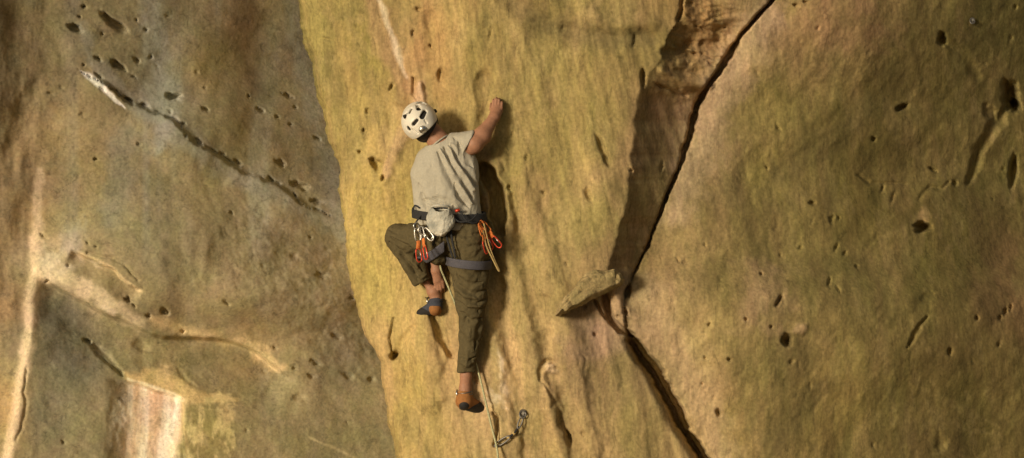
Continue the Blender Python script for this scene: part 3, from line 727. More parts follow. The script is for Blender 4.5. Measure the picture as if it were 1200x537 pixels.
def rleg(s, g=0, k=.03, low=True):
    s.cap(J_['rh']+Vector((0, 0, .01)), J_['rk'], .122+g, .078+g, k)
    s.cap(J(549, 284, -.29), J(550, 300, -.28), .10+g, .09+g, k)          # buttock
    if low:
        s.cap(J_['rk'], J(553, 388, -.21), .078+g, .066+g, k); s.cap(J(553, 388, -.21), J_['ra'], .066+g, .036+g, k)
    return s
def lleg(s, g=0, k=.03, low=True):
    s.cap(J_['lh'], J_['lk'], .112+g, .068+g, k); s.cap(J(515, 284, -.29), J(512, 290, -.28), .085+g, .075+g, k)
    if low:
        s.cap(J_['lk'], J(485, 308, -.12), .066+g, .058+g, k); s.cap(J(485, 308, -.12), J_['la'], .058+g, .034+g, k)
    return s
person = tag(empty('person', J(545, 486, -.1)), 'climber in grey t-shirt, olive trousers and white helmet clinging to the rock face', 'person')
def build_person():
    bs = SDF(J(440, 505, 0)+Vector((0, -.52, 0)), J(605, 95, 0)+Vector((0, .12, 0)), .0042)
    torso(bs, -.024); rleg(bs, -.024); lleg(bs, -.024)
    bs.cap(J(524, 266, -.26), J(540, 268, -.26), .11, .11, .04, (BACK, .7))
    bs.cap(J(508, 342, -.09), J_['la'], .040, .034, .02); bs.cap(J(546, 440, -.15), J_['ra'], .036, .031, .02)
    # neck, skull, jaw, nose, ears
    h = J_['head']; fwd = Vector((-.15, .80, .50)); fwd = (fwd-headup*fwd.dot(headup)).normalized(); sd = headup.cross(fwd).normalized()
    bs.cap(J_['neck0'], J_['neck1'], .068, .058, .03)
    bs.cap(h+headup*.035-fwd*.02, h+headup*.03+fwd*.03, .078, .075, .02)
    bs.cap(h-headup*.05+fwd*.05, h+fwd*.04, .045, .062, .03)
    bs.cap(h-headup*.01+fwd*.105, h+headup*.02+fwd*.10, .012, .008, .01)
    for q in (-1, 1): bs.cap(h-headup*.015+sd*q*.074, h+headup*.015+sd*q*.078, .011, .015, .008, (sd, .5))
    bs.cap(h-headup*.035+fwd*.094+sd*-.02, h-headup*.035+fwd*.094+sd*.02, .006, .006, .006)
    for q in (-1, 1): bs.cap(h+headup*.018+fwd*.085+sd*q*.03, h+headup*.018+fwd*.095+sd*q*.03, .011, .011, .005, op='sub')
    for q in (-1, 1): bs.cap(h+headup*.016+fwd*.082+sd*q*.03, h+headup*.016+fwd*.083+sd*q*.03, .011, .011, .003)
    # right arm and hand
    bs.cap(J_['rs'], J_['re'], .062, .048, .03)
    mid = J_['re'].lerp(J_['rw'], .35)+Vector((.004, -.004, -.006))
    bs.cap(J_['re'], mid, .050, .050, .02); bs.cap(mid, J_['rw'], .050, .029, .02)
    bs.cap(J_['rw'], J(582.5, 129, wr-.05), .029, .030, .012, ((1, .3, 0), 1.2))
    for i in range(4):
        kx = 577.8+i*3.2; ky = 126.5-[1.0, 1.8, 1.2, -.5][i]; ln = [7.5, 8.5, 8, 6.3][i]
        ln *= .95; k0 = J(kx, ky, wr-.060); k1 = J(kx+.5, ky-ln, wr-.048); k2 = J(kx+.8, ky-ln-1.2, wr-.022); k3 = J(kx+.8, ky-ln+2, wr+.002)
        bs.cap(J(581+i*.8, 131, wr-.055), k0, .014, .0105, .006); bs.cap(k0, k1, .0100, .0092, .002); bs.cap(k1, k2, .0092, .0085, .002); bs.cap(k2, k3, .0085, .0075, .002)
    bs.cap(J(579.5, 133, wr-.06), J(575.6, 128, wr-.05), .014, .011, .006); bs.cap(J(575.6, 128, wr-.05), J(575.6, 122, wr-.01), .011, .009, .003)
    # left arm hanging down in front of the belly, hand on the low hold
    bs.cap(J_['ls'], J_['le'], .056, .042, .03); bs.cap(J_['le'], J(508, 275, -.10), .043, .041, .02); bs.cap(J(508, 275, -.10), J_['lw'], .041, .026, .02)
    wl = wall(516, 340)-YW
    bs.cap(J_['lw'], J(513, 328, wl-.06), .025, .022, .012, ((1, 0, .2), 1.25))
    for i in range(4):
        kx = 509.5+i*3.0; ky = 330+[0, 1.2, 1.4, .4][i]; ln = [6.5, 8, 7.5, 6][i]
        k0 = J(kx, ky, wl-.062); k1 = J(kx+1.2, ky+ln, wl-.05); k2 = J(kx+1.6, ky+ln+4, wl-.012); k3 = J(kx+1.2, ky+ln+5, wl+.006)
        bs.cap(J(511.5+i*.7, 325, wl-.06), k0, .012, .0098, .006); bs.cap(k0, k1, .0095, .0085, .003); bs.cap(k1, k2, .0085, .0078, .003); bs.cap(k2, k3, .0078, .007, .002)
    bs.cap(J(516, 324, wl-.06), J(520, 331, wl-.05), .012, .009, .006); bs.cap(J(520, 331, wl-.05), J(520, 338, wl-.01), .009, .0078, .003)
    # feet
    bs.cap(J_['ra'], J(545, 468, -.15), .034, .034, .02); bs.cap(J(545, 470, -.15), J(563, 478, -.04), .036, .026, .02, ((0, 0, 1), .8))
    bs.cap(J_['la'], J(510, 357, -.10), .032, .034, .02); bs.cap(J(509, 359, -.10), J(494, 367, -.03), .036, .026, .02, ((0, 0, 1), .8))
    me = bs.mesh('body'); relax(me, 1)
    body = link('body', me, M['skin'], person)
    # hair at the nape
    hs = SDF(h-Vector((.2, .2, .2)), h+Vector((.2, .2, .2)), .004)
    hs.cap(h+headup*.03-fwd*.028, h+headup*.03+fwd*.02, .083, .080, .02); hs.cap(h-headup*.03-fwd*.035+sd*.02, h+headup*.0-fwd*.03, .058, .068, .02)
    hs.plane(h+fwd*.01, fwd)
    hm = hs.mesh('hair'); relax(hm, 1); link('hair', hm, M['hair'], person)
    # shirt
    ss = SDF(J(465, 285, 0)+Vector((0, -.5, 0)), J(580, 145, 0)+Vector((0, .0, 0)), .0045)
    torso(ss, .014)
    ss.cap(J(521, 178, -.26), J(519, 173, -.26), .085, .072, .04)
    e = J(552, 169, -.285)
    sv = SDF(ss.lo, ss.lo+ss.h, ss.h); sv.n = ss.n; sv.F = np.full(ss.F.shape, 1.0, np.float32); sv.cap(J(526, 182, -.24), J(538, 174, -.26), .086, .088, .03); sv.cap(J(538, 173, -.26), e, .086, .078, .02)
    sv.plane(J(548, 168, -.28), (.88, .10, -.46), .4)
    kk = .03; hh = np.maximum(kk-np.abs(ss.F-sv.F), 0)/kk; ss.F = np.minimum(ss.F, sv.F)-hh*hh*kk*.25
    ss.cap(J_['ls'], J(503, 212, -.18), .078, .066, .03)
    pass
    ss.cap(J(514.5, 166, -.26), J(507, 156, -.26), .068, .066, .012, op='sub')
    ss.cap(J(523, 238, -.27), J(531, 272, -.265), .164, .172, .05, (BACK, .66))
    ss.plane(J(531, 270, -.27), (0, 0, -1), .4)
    sme = ss.mesh('shirt'); relax(sme, 2)
    folds(sme, [(((512, 178), (524, 200), (536, 222), (549, 243)), 4.0, -.013), (((520, 172), (530, 192), (542, 212), (554, 232)), 3.5, -.013), (((528, 170), (540, 190), (550, 205), (558, 218)), 3.4, -.012),
        (((516, 175), (528, 198), (541, 221), (552, 239)), 3.0, .010), (((524, 171), (536, 192), (548, 211), (556, 224)), 2.6, .009), (((536, 166), (545, 184), (554, 196)), 3, -.010), (((532, 162), (541, 172)), 2.6, -.007), (((527, 168), (537, 181)), 2.2, .007),
        (((492, 226), (498, 240), (510, 243)), 2.8, -.010), (((494, 234), (506, 236), (520, 241)), 2.4, -.010), (((508, 232), (522, 236), (534, 243)), 2.6, -.009), (((490, 215), (494, 230), (500, 246)), 2.6, -.008), (((512, 228), (528, 230), (545, 240)), 2.6, .006),
        (((505, 195), (508, 215), (514, 236)), 6, -.004), (((534, 215), (543, 240), (546, 262)), 3.5, -.008), (((520, 262), (524, 250), (530, 240)), 3, .006)], .004)
    shirt = link('shirt', sme, M['shirt'], person)
    bm = bmesh.new(); c = J(514.5, 167.5, -.26); n1 = (J_['neck1']-J_['neck0']).normalized(); a = n1.cross(BACK).normalized(); b2 = n1.cross(a)
    tube(bm, [c+(a*math.cos(t)+b2*math.sin(t))*.069 for t in np.linspace(0, 2*math.pi, 25)[:-1]], .0055, 6, True); link('collar', fin(bm), M['shirt'], shirt)
    # trousers
    ts = SDF(J(435, 455, 0)+Vector((0, -.5, 0)), J(600, 240, 0)+Vector((0, .08, 0)), .0048)
    g = .018
    ts.cap(J(518, 264, -.265), J(545, 264, -.265), .13, .13, .04, (BACK, .85))
    ts.cap(J_['rh'], J_['rk'], .136, .090, .03); ts.cap(J(549, 286, -.285), J(550, 302, -.27), .115, .10, .03); ts.cap(J_['rk'], J(552, 385, -.21), .089, .070, .03)
    ts.cap(J(552, 385, -.21), J(546, 438, -.16), .070, .050, .02)
    ts.cap(J_['lh'], J_['lk'], .126, .076, .04); ts.cap(J(514, 286, -.28), J(514, 292, -.27), .095, .09, .03)
    ts.cap(J_['lk'], J(485, 310, -.12), .075, .066, .02); ts.cap(J(485, 310, -.12), J(500, 339, -.10), .066, .052, .02)
    ts.plane(J(546, 436, -.16), (0.05, 0, -1), .12)
    dl = (J(500, 337, -.1)-J(480, 300, -.1)).normalized(); ts.plane(J(494.5, 331, -.1), dl, .085)
    ts.plane(J(530, 254, -.27), (0, 0, 1), .3)
    tme = ts.mesh('trousers'); relax(tme, 2)
    fl = [(((534, 322), (542, 330), (552, 334), (566, 330)), 2.4, -.011), (((532, 330), (545, 341), (558, 344), (572, 338)), 2.6, -.012), (((530, 340), (543, 352), (560, 356), (574, 348)), 2.6, -.012), (((534, 352), (548, 362), (562, 364), (574, 358)), 2.4, -.011),
        (((531, 334), (545, 346), (560, 350)), 2, .007), (((534, 346), (548, 357), (566, 360)), 2, .007), (((540, 366), (552, 376), (566, 372)), 2.4, -.009), (((538, 312), (556, 320), (572, 316)), 3, -.008),
        (((565, 372), (562, 390), (556, 410)), 3, -.010), (((545, 372), (542, 395), (541, 420)), 3, -.009), (((552, 385), (548, 405), (546, 430)), 2.5, .006), (((538, 425), (548, 428), (556, 424)), 1.8, .006), (((538, 420), (548, 423), (557, 418)), 1.6, -.006),
        (((456, 284), (470, 296), (482, 312), (490, 326)), 2.6, -.013), (((458, 278), (474, 288), (488, 300), (500, 306)), 2.6, -.013), (((457, 270), (472, 276), (490, 282)), 3, -.006), (((463, 292), (478, 305), (494, 318)), 2, .007), (((486, 322), (494, 325), (500, 321)), 1.8, .007),
        (((470, 300), (484, 318), (490, 330)), 2.2, -.008), (((528, 274), (545, 277), (565, 272)), 2.6, -.008), (((530, 284), (548, 290), (570, 286)), 3, -.008), (((520, 270), (521, 290), (526, 310)), 3, -.014), (((527, 296), (530, 310), (529, 330)), 4, -.008), (((508, 284), (516, 296), (524, 304)), 2.6, -.008)]
    folds(tme, fl, .007)
    link('trousers', tme, M['trousers'], person)
    # climbing shoes
    for nm, heel, toe, ank, up in (('right', J(544, 470, -.155), J(565, 479, -.045), J(545, 459, -.145), None), ('left', J(510, 359, -.105), J(494, 367, -.035), J(510.5, 351, -.085), None)):
        q = SDF(Vector([min(heel[i], toe[i], ank[i])-.09 for i in range(3)]), Vector([max(heel[i], toe[i], ank[i])+.09 for i in range(3)]), .0034)
        z_ = 1 if nm == 'right' else .86; q.cap(heel, toe, .047*z_, .033*z_, .015, ((0, 0, 1), .95)); q.cap(heel, ank, .046*z_, .043*z_, .02)
        q.plane(ank+Vector((0, 0, -.002)), (ank-heel).normalized(), .07)
        sm_ = q.mesh('shoe'); relax(sm_, 1)
        shoe = link('climbing_shoe', sm_, M['shoe'] if nm == 'right' else M['blue'], person)
        shoe['label'] = 'orange climbing shoe standing on the lower hold' if nm == 'right' else 'dark blue and orange climbing shoe on the high hold'
        q = SDF(Vector([min(heel[i], toe[i])-.08 for i in range(3)]), Vector([max(heel[i], toe[i])+.08 for i in range(3)]), .0034)
        q.cap(heel+Vector((0, 0, -.004)), toe+Vector((0, 0, -.002)), .0495*z_, .037*z_, .015, ((0, 0, 1), .95))
        q.plane(heel.lerp(toe, .5)+Vector((0, 0, -.004)), (-.55 if nm == 'right' else .45, 0, 1), .2)
        r_ = q.mesh('sole'); relax(r_, 1); link('sole', r_, M['rubber'], shoe)
        q = SDF(heel-Vector((.08, .08, .08)), heel+Vector((.08, .08, .08)), .0034)
        q.cap(heel+Vector((0, -.016, -.012)), heel+Vector((0, .0, -.016)), .037, .040, .01)
        q.plane(heel+Vector((0, 0, .004)), (0, 0, 1), .2)
        r_ = q.mesh('rand'); relax(r_, 1); link('heel_rand', r_, M['rubber'] if nm == 'right' else M['shoe'], shoe)
        bm = bmesh.new()
        for dz in (0, -.013):
            cc = ank+Vector((0, 0, dz-.006)); tube(bm, [cc+Vector((math.cos(t)*.044, math.sin(t)*.044, .006*math.cos(t))) for t in np.linspace(0, 2*math.pi, 21)[:-1]], .0045, 6, True)
        link('strap', fin(bm), M['dark_alloy'] if nm == 'right' else M['blue'], shoe)
        bm = bmesh.new(); tube(bm, [ank+Vector((-.045, -.01, .012)), ank+Vector((-.05, -.02, -.004)), ank+Vector((-.045, -.03, -.018))], .006, 6); link('pull_tab', fin(bm), M['alloy'], shoe)
    # helmet
    hc = h+headup*.028-fwd*.002
    hb = SDF(hc-Vector((.22, .22, .22)), hc+Vector((.22, .22, .22)), .0032)
    ax = fwd
    hb.cap(hc-fwd*.030, hc+fwd*.034, .100, .094, .02)
    hb.cap(hc+headup*.012-fwd*.01, hc+headup*.012+fwd*.02, .102, .096, .02)
    hb.cap(hc-fwd*.06-headup*.02, hc-fwd*.045, .072, .08, .03)
    hb.plane(hc-headup*.045+fwd*.0, (-headup-fwd*.18).normalized(), .4)
    hb.cap(hc-headup*.09-fwd*.0, hc-headup*.03+fwd*.0, .10, .088, .012, op='sub')
    for q in (-1, 1): hb.cap(hc-headup*.075+sd*q*.13-fwd*.02, hc-headup*.075+sd*q*.06-fwd*.01, .042, .045, .015, op='sub')
    R_ = .104
    def on(az, el, r=1.0):
        return hc+(-fwd*math.cos(el)*math.cos(az)+sd*math.cos(el)*math.sin(az)+headup*math.sin(el))*R_*r-fwd*.015*math.cos(az)
    F0 = hb.F.copy()
    def sh(X, Y):
        p = J(X, Y, -.32); i = int(round((p.x-hb.lo[0])/hb.h)); k_ = int(round((p.z-hb.lo[2])/hb.h))
        i = min(max(i, 0), hb.n[0]-1); k_ = min(max(k_, 0), hb.n[2]-1); col = np.nonzero(F0[i, :, k_] < 0)[0]
        if not len(col): return Vector((p.x, hc.y-.06, p.z))
        return Vector((p.x, hb.lo[1]+hb.h*col[0], p.z))
    vents = [((489.5, 123.5), (491, 128), .0105), ((498.5, 131), (495.5, 137.5), .0115), ((489.5, 141.5), (485, 146.5), .0085), ((478.5, 150.5), (479.5, 152), .0095),
             ((498.5, 141.5), (500.5, 145), .0045), ((494, 120.5), (498, 121), .006), ((484, 152.5), (490, 157), .0038), ((475, 139), (476.5, 133), .006), ((482, 128), (480, 132), .0075), ((507, 127.5), (509, 130), .007)]
    for a, b, r in vents:
        p0 = sh(*a); p1 = sh(*b)
        for t in (0, .14): hb.cap(p0.lerp(hc, t), p1.lerp(hc, t), r*1.2, r*1.35, .003, op='sub')
    for q in (-1, 1):
        for a, b, r in [((q*2.1, .6), (q*1.9, .95), .010), ((q*2.6, .3), (q*2.5, .7), .010)]: hb.cap(on(*a), on(*b), r, r, .004, op='sub')
    hme = hb.mesh('helmet'); relax(hme, 1)
    helmet = link('helmet', hme, M['helmet'], person)
    lb = SDF(hc-Vector((.2, .2, .2)), hc+Vector((.2, .2, .2)), .004)
    lb.cap(hc-fwd*.030, hc+fwd*.034, .0905, .085, .02); lb.plane(hc-headup*.035, -headup, .4)
    lme = lb.mesh('liner'); relax(lme, 1); link('liner', lme, M['liner'], helmet)
    bm = bmesh.new()
    for q in (-1, 1):
        ear = h-headup*.025+sd*q*.084
        for f0 in (-.07, .06):
            tube(bm, spline([hc-headup*.03+sd*q*.085+fwd*f0, h-headup*.01+sd*q*.088+fwd*f0*.5, ear], 4), .0065, 6, flat=.35, nrm=sd)
        tube(bm, spline([ear, h-headup*.07+sd*q*.055+fwd*.035, h-headup*.098+fwd*.055], 4), .0065, 6, flat=.35, nrm=sd)
    tube(bm, spline([hc-headup*.05+sd*math.sin(t)*.082-fwd*math.cos(t)*.098 for t in np.linspace(-1.5, 1.5, 9)], 3), .006, 8, flat=.35, nrm=fwd)
    link('chin_strap', fin(bm), M['webbing'], helmet)
    bm = bmesh.new(); p = hc-headup*.055-fwd*.108
    p = J(499, 156, 0); p.y = sh(497, 150).y-.002; bmesh.ops.create_cone(bm, cap_ends=True, segments=20, radius1=.025, radius2=.020, depth=.016, matrix=Matrix.Translation(p) @ Vector((.3, -1, -.45)).to_track_quat('Z', 'Y').to_matrix().to_4x4())
    bmesh.ops.bevel(bm, geom=bm.edges[:], offset=.002, segments=2, affect='EDGES')
    link('adjustment_dial', fin(bm), M['alloy'], helmet)
    for p in (sh(509, 129.5), sh(474.5, 137)):
        bm = bmesh.new(); tube(bm, [p+Vector((-.004, 0, .008)), p+Vector((.006, -.004, -.008))], .010, 8); link('lamp_clip', fin(bm), M['liner'], helmet)
    # harness
    def band(shape, cen, nrm, hw, t, mat, name, parent, lo, hi, R=.3):
        q = SDF(lo, hi, .004); shape(q); inner = q.F.copy()
        q.F = np.abs(inner-t)-.0065
        q.plane(cen+nrm*hw, nrm, R); q.plane(cen-nrm*hw, -nrm, R)
        m_ = q.mesh(name); relax(m_, 2)
        return link(name, m_, mat, parent)
    def belt(q):
        torso(q, .014); q.cap(J(523, 238, -.27), J(531, 272, -.265), .164, .172, .05, (BACK, .66))
    harness = band(belt, J(525, 252, -.27), Vector((.06, -.15, 1)).normalized(), .026, .014, M['webbing'], 'harness', person, J(480, 290, -.45), J(572, 215, -.05))
    def rl(q): q.cap(J_['rh'], J_['rk'], .136, .090, .03); q.cap(J(549, 286, -.285), J(550, 302, -.27), .115, .10, .03)
    def ll(q): q.cap(J_['lh'], J_['lk'], .126, .076, .04); q.cap(J(514, 286, -.28), J(514, 292, -.27), .095, .09, .03)
    o1 = band(rl, J(551, 308, -.26), Vector((.10, -.1, 1)).normalized(), .026, .010, M['loop'], 'leg_loop', harness, J(510, 335, -.45), J(590, 280, -.02))
    o2 = band(ll, J(501, 300, -.22), Vector((-.60, -.1, .8)).normalized(), .026, .010, M['loop'], 'leg_loop', harness, J(470, 330, -.45), J(524, 255, .0))
    lines = []
    for k_, (a, b, c) in enumerate([((520, 262, -.40), (524, 280, -.405), (531, 303, -.40)), ((527, 262, -.40), (530, 282, -.41), (534, 303, -.40)), ((512, 262, -.385), (508, 285, -.38), (503, 299, -.34))]):
        tubes('leg_strap', [dict(pts=spline([J(*a), J(*b), J(*c)], 5), r=.006, seg=6, flat=.4)], M['webbing'], harness)
    lines = []
    for pts in ([(494, 252, -.36), (487, 262, -.38), (488, 272, -.37), (497, 268, -.39), (505, 259, -.40)], [(540, 248, -.42), (546, 258, -.43), (556, 262, -.41), (563, 257, -.36)], [(492, 244, -.35), (486, 241, -.33), (484, 248, -.33)], [(530, 252, -.42), (538, 260, -.43), (552, 258, -.42), (560, 250, -.38)]):
        tubes('gear_loop', [dict(pts=spline([J(*p) for p in pts], 5), r=.0048, seg=6)], M['webbing'], harness)
    bm = bmesh.new()
    for c in (J(526, 250, -.415), J(536, 246, -.412)): tube(bm, [c+Vector((-.012, 0, -.008)), c+Vector((.014, 0, .0))], .009, 6, flat=.5)
    link('belt_tab', fin(bm), M['red'], harness)
build_person()

# ------------------------------------------------------------------ gear
def chalk():
    c = J(516.5, 256, -.44)
    q = SDF(c-Vector((.12, .12, .14)), c+Vector((.12, .12, .14)), .003)
    q.cap(c+Vector((0, .01, .02)), c+Vector((.002, .012, -.045)), .064, .056, .02, (BACK, .75))
    q.cap(c+Vector((-.03, .01, -.01)), c+Vector((.03, .012, -.014)), .052, .050, .03, (BACK, .7))
    q.cap(c+Vector((-.04, 0, -.065)), c+Vector((.036, 0, -.058)), .022, .018, .02)
    q.cap(c+Vector((0, -.012, .10)), c+Vector((0, .005, .06)), .044, .040, .01, op='sub')
    m = q.mesh('chalk_bag'); relax(m, 1); folds(m, [], .007)
    o = empty('chalk_bag', c); tag(o, 'pale chalk-dusted pouch hanging at the back of the harness belt', 'chalk bag')
    link('pouch', m, M['chalkbag'], o)
    bm = bmesh.new(); tube(bm, [c+Vector((math.cos(t)*.052, -.004+math.sin(t)*.036, .062-.012*math.sin(t))) for t in np.linspace(0, 2*math.pi, 25)[:-1]], .006, 6, True); link('rim', fin(bm), M['chalkbag'], o)
    bm = bmesh.new(); tube(bm, spline([c+Vector((-.05, 0, .01)), c+Vector((-.052, .01, .05)), c+Vector((0, .01, .06)), c+Vector((.054, .01, .05)), c+Vector((.05, 0, .01))], 5), .004, 6); link('cord', fin(bm), M['webbing'], o)
chalk()

def carabiner_pts(s=1.0):
    return [Vector((x*s, 0, z*s)) for x, z in ((-.020, -.010), (-.0215, -.045), (-.018, -.078), (-.006, -.092), (.010, -.090), (.019, -.076), (.018, -.045), (.014, -.014), (.007, .0), (-.010, .001))]
def placed(o, loc, rot):
    o.location = loc; o.rotation_euler = rot
    return o
def sub(name, bm, mat, parent):
    me = fin(bm, name); me.materials.append(mat); o = bpy.data.objects.new(name, me); COL.objects.link(o); o.parent = parent
    return o
def quickdraw(sling_mat, biner_mat, top_mat, length=.10, s=1.0):
    """two snap links joined by a stitched sling, hanging down from its own origin"""
    o = bpy.data.objects.new('quickdraw', None); COL.objects.link(o)
    bm = bmesh.new(); tube(bm, spline(carabiner_pts(s), 4, True), .0048*s, 8, True); sub('carabiner', bm, top_mat, o)
    bm = bmesh.new(); t = Vector((0, 0, -.086*s)); b = Vector((0, .002, -.086*s-length))
    tube(bm, spline([t+Vector((0, -.003, 0)), t.lerp(b, .3)+Vector((.002, -.004, 0)), t.lerp(b, .7)+Vector((-.002, -.004, 0)), b], 5), .013, 8, flat=.3); sub('sling', bm, sling_mat, o)
    bm = bmesh.new(); tube(bm, [p+Vector((0, 0, -length-.083*s)) for p in spline(carabiner_pts(s), 4, True)], .0048*s, 8, True); lower = sub('carabiner', bm, biner_mat, o)
    bm = bmesh.new(); p = carabiner_pts(s)
    tube(bm, [p[5]+Vector((-.004, 0, -length-.083*s)), p[7]+Vector((-.004, 0, -length-.083*s))], .003*s, 6); sub('gate', bm, M['alloy'], lower)
    return o
def copy_tree(o, parent=None):
    c = o.copy(); COL.objects.link(c); c.parent = parent
    for ch in [x for x in COL.objects if x.parent == o]: copy_tree(ch, c)
    return c
R = math.radians
qa = quickdraw(M['orange'], M['red'], M['alloy'], .05, .8)
placed(qa, J(489, 268, -.41), (0, R(-4), R(20))); tag(qa, 'quickdraw with orange sling and red carabiner hanging nearest the raised knee', 'quickdraw', 'quickdraws clipped on the harness')
qb = placed(copy_tree(qa), J(494, 266, -.43), (0, R(-14), R(-50))); tag(qb, 'quickdraw with orange sling hanging between the knee draw and the chalk bag', 'quickdraw', 'quickdraws clipped on the harness')
qc = quickdraw(M['orange'], M['red'], M['orange'], .04, .8)
placed(qc, J(563, 259, -.37), (0, R(-24), R(30))); tag(qc, 'orange quickdraw with red carabiners, left one on the right hip', 'quickdraw', 'quickdraws clipped on the harness')
qd = placed(copy_tree(qc), J(565, 260, -.34), (R(12), R(-34), R(-20))); tag(qd, 'orange quickdraw with red carabiners, right one on the right hip', 'quickdraw', 'quickdraws clipped on the harness')
qe = placed(copy_tree(qc), J(562, 262, -.40), (R(-6), R(-16), R(60))); tag(qe, 'front orange quickdraw with red carabiners of the three on the right hip', 'quickdraw', 'quickdraws clipped on the harness')
def silver(X, Y, y, rot, s, label):
    bm = bmesh.new(); tube(bm, spline(carabiner_pts(s), 4, True), .0052*s, 8, True)
    me = fin(bm, 'carabiner'); me.materials.append(M['alloy']); o = bpy.data.objects.new('carabiner', me); COL.objects.link(o)
    placed(o, J(X, Y, y), rot); tag(o, label, 'carabiner', 'loose carabiners on the harness')
    bm = bmesh.new(); p = carabiner_pts(s); tube(bm, [p[5]+Vector((-.003, 0, 0)), p[7]+Vector((-.003, 0, 0))], .003*s, 6); g = sub('gate', bm, M['dark_alloy'], o)
silver(487, 262, -.40, (0, R(-30), R(40)), 1.0, 'silver carabiner leaning over the raised thigh, leftmost on the gear loop')
silver(492, 267, -.43, (0, R(-48), R(10)), 1.0, 'silver carabiner pointing down right beneath the belt')
silver(498, 268, -.43, (0, R(-38), R(-30)), .9, 'small silver carabiner closest to the chalk bag')
# spare cord at the right hip
cp = spline([J(567, 262, -.38), J(570, 275, -.37), J(574, 290, -.36), J(580, 306, -.35), J(585, 317, -.34), J(583.5, 316, -.345), J(577, 303, -.36), J(570, 288, -.375), J(566, 270, -.385)], 6)
o = tubes('accessory_cord', [dict(pts=cp, r=.0045, seg=6)], M['tan']); tag(o, 'tan loop of cord dangling beside the right thigh', 'cord')

# rope from the tie-in, down past the leg and through the lower draw
rp = [J(517, 296, -.16), J(516, 312, -.20), J(522, 328, -.16), J(531, 350, -.14), J(540, 374, -.11)]
for X, Y in ((550, 404), (560, 434), (568, 466), (575, 496), (582, 524), (584, 545), (587, 600), (590, 700), (596, 850), (602, 1050), (610, 1300)):
    rp.append(W(X, Y, min(wall(X+a, Y+b) for a in (-8, 0, 8) for b in (-8, 0, 8))-(.035 if Y < 530 else .06)))
o = tubes('rope', [dict(pts=spline(rp, 6), r=.0060, seg=8)], M['rope']); tag(o, 'pale green climbing rope running down from the climber between his legs', 'rope')

# bolt with the draw that holds the rope
def bolt(X, Y, s, label):
    y = wall(X, Y); c = W(X, Y, y-.006)
    o = empty('bolt_hanger', c); tag(o, label, 'bolt')
    bm = bmesh.new(); bmesh.ops.create_cone(bm, cap_ends=True, segments=24, radius1=.024*s, radius2=.021*s, depth=.02, matrix=Matrix.Translation(c) @ Matrix.Rotation(math.pi/2, 4, 'X'))
    link('plate', fin(bm, smooth=False), M['dark_alloy'], o)
    bm = bmesh.new(); bmesh.ops.create_cone(bm, cap_ends=True, segments=6, radius1=.010*s, radius2=.009*s, depth=.02, matrix=Matrix.Translation(c+Vector((0, -.016, 0))) @ Matrix.Rotation(math.pi/2, 4, 'X'))
    link('nut', fin(bm, smooth=False), M['alloy'], o)
    bm = bmesh.new(); tube(bm, [c+Vector((math.cos(t)*.019*s-.002, -.022+.006*math.sin(t), -.008+math.sin(t)*.020*s)) for t in np.linspace(0, 2*math.pi, 21)[:-1]], .0042*s, 6, True)
    link('ring', fin(bm), M['dark_alloy'], o)
    return c
bolt(613, 484, 1.0, 'steel bolt and ring in the rock right of the standing foot')
bolt(1139, 24, .8, 'small shiny bolt high on the shaded right-hand face')
def walldraw():
    def w(X, Y, o): return W(X, Y, wall(X, Y)-o)
    o = empty('quickdraw', w(612, 490, .02)); tag(o, 'thin dark quickdraw stretched from the wall bolt to the rope', 'quickdraw')
    def ring(a, b, wd):
        d = b-a; s = d.cross(Vector((0, 1, 0))).normalized()*wd
        return [a-s*.5, a+d*.35-s, a+d*.75-s*.9, b-s*.3, b+s*.3, a+d*.75+s*.9, a+d*.35+s, a+s*.5]
    bm = bmesh.new(); tube(bm, spline(ring(w(612, 489, .03), w(607, 502, .03), .010), 4, True), .0045, 8, True); link('carabiner', fin(bm), M['dark_alloy'], o)
    bm = bmesh.new(); tube(bm, spline([w(608, 500, .03), w(603, 507, .025), w(595, 514, .025)], 5), .0065, 8, flat=.5); link('sling', fin(bm), M['webbing'], o)
    bm = bmesh.new(); tube(bm, spline(ring(w(597, 512, .03), w(580, 523, .05), .013), 4, True), .005, 8, True); link('carabiner', fin(bm), M['dark_alloy'], o)
    bm = bmesh.new(); tube(bm, [w(604, 506, .025), w(601, 509, .025)], .010, 8, flat=.6); tube(bm, [w(597.5, 511, .028), w(594.5, 514, .028)], .010, 8, flat=.6); link('stitched_end', fin(bm), M['tan'], o)
walldraw()

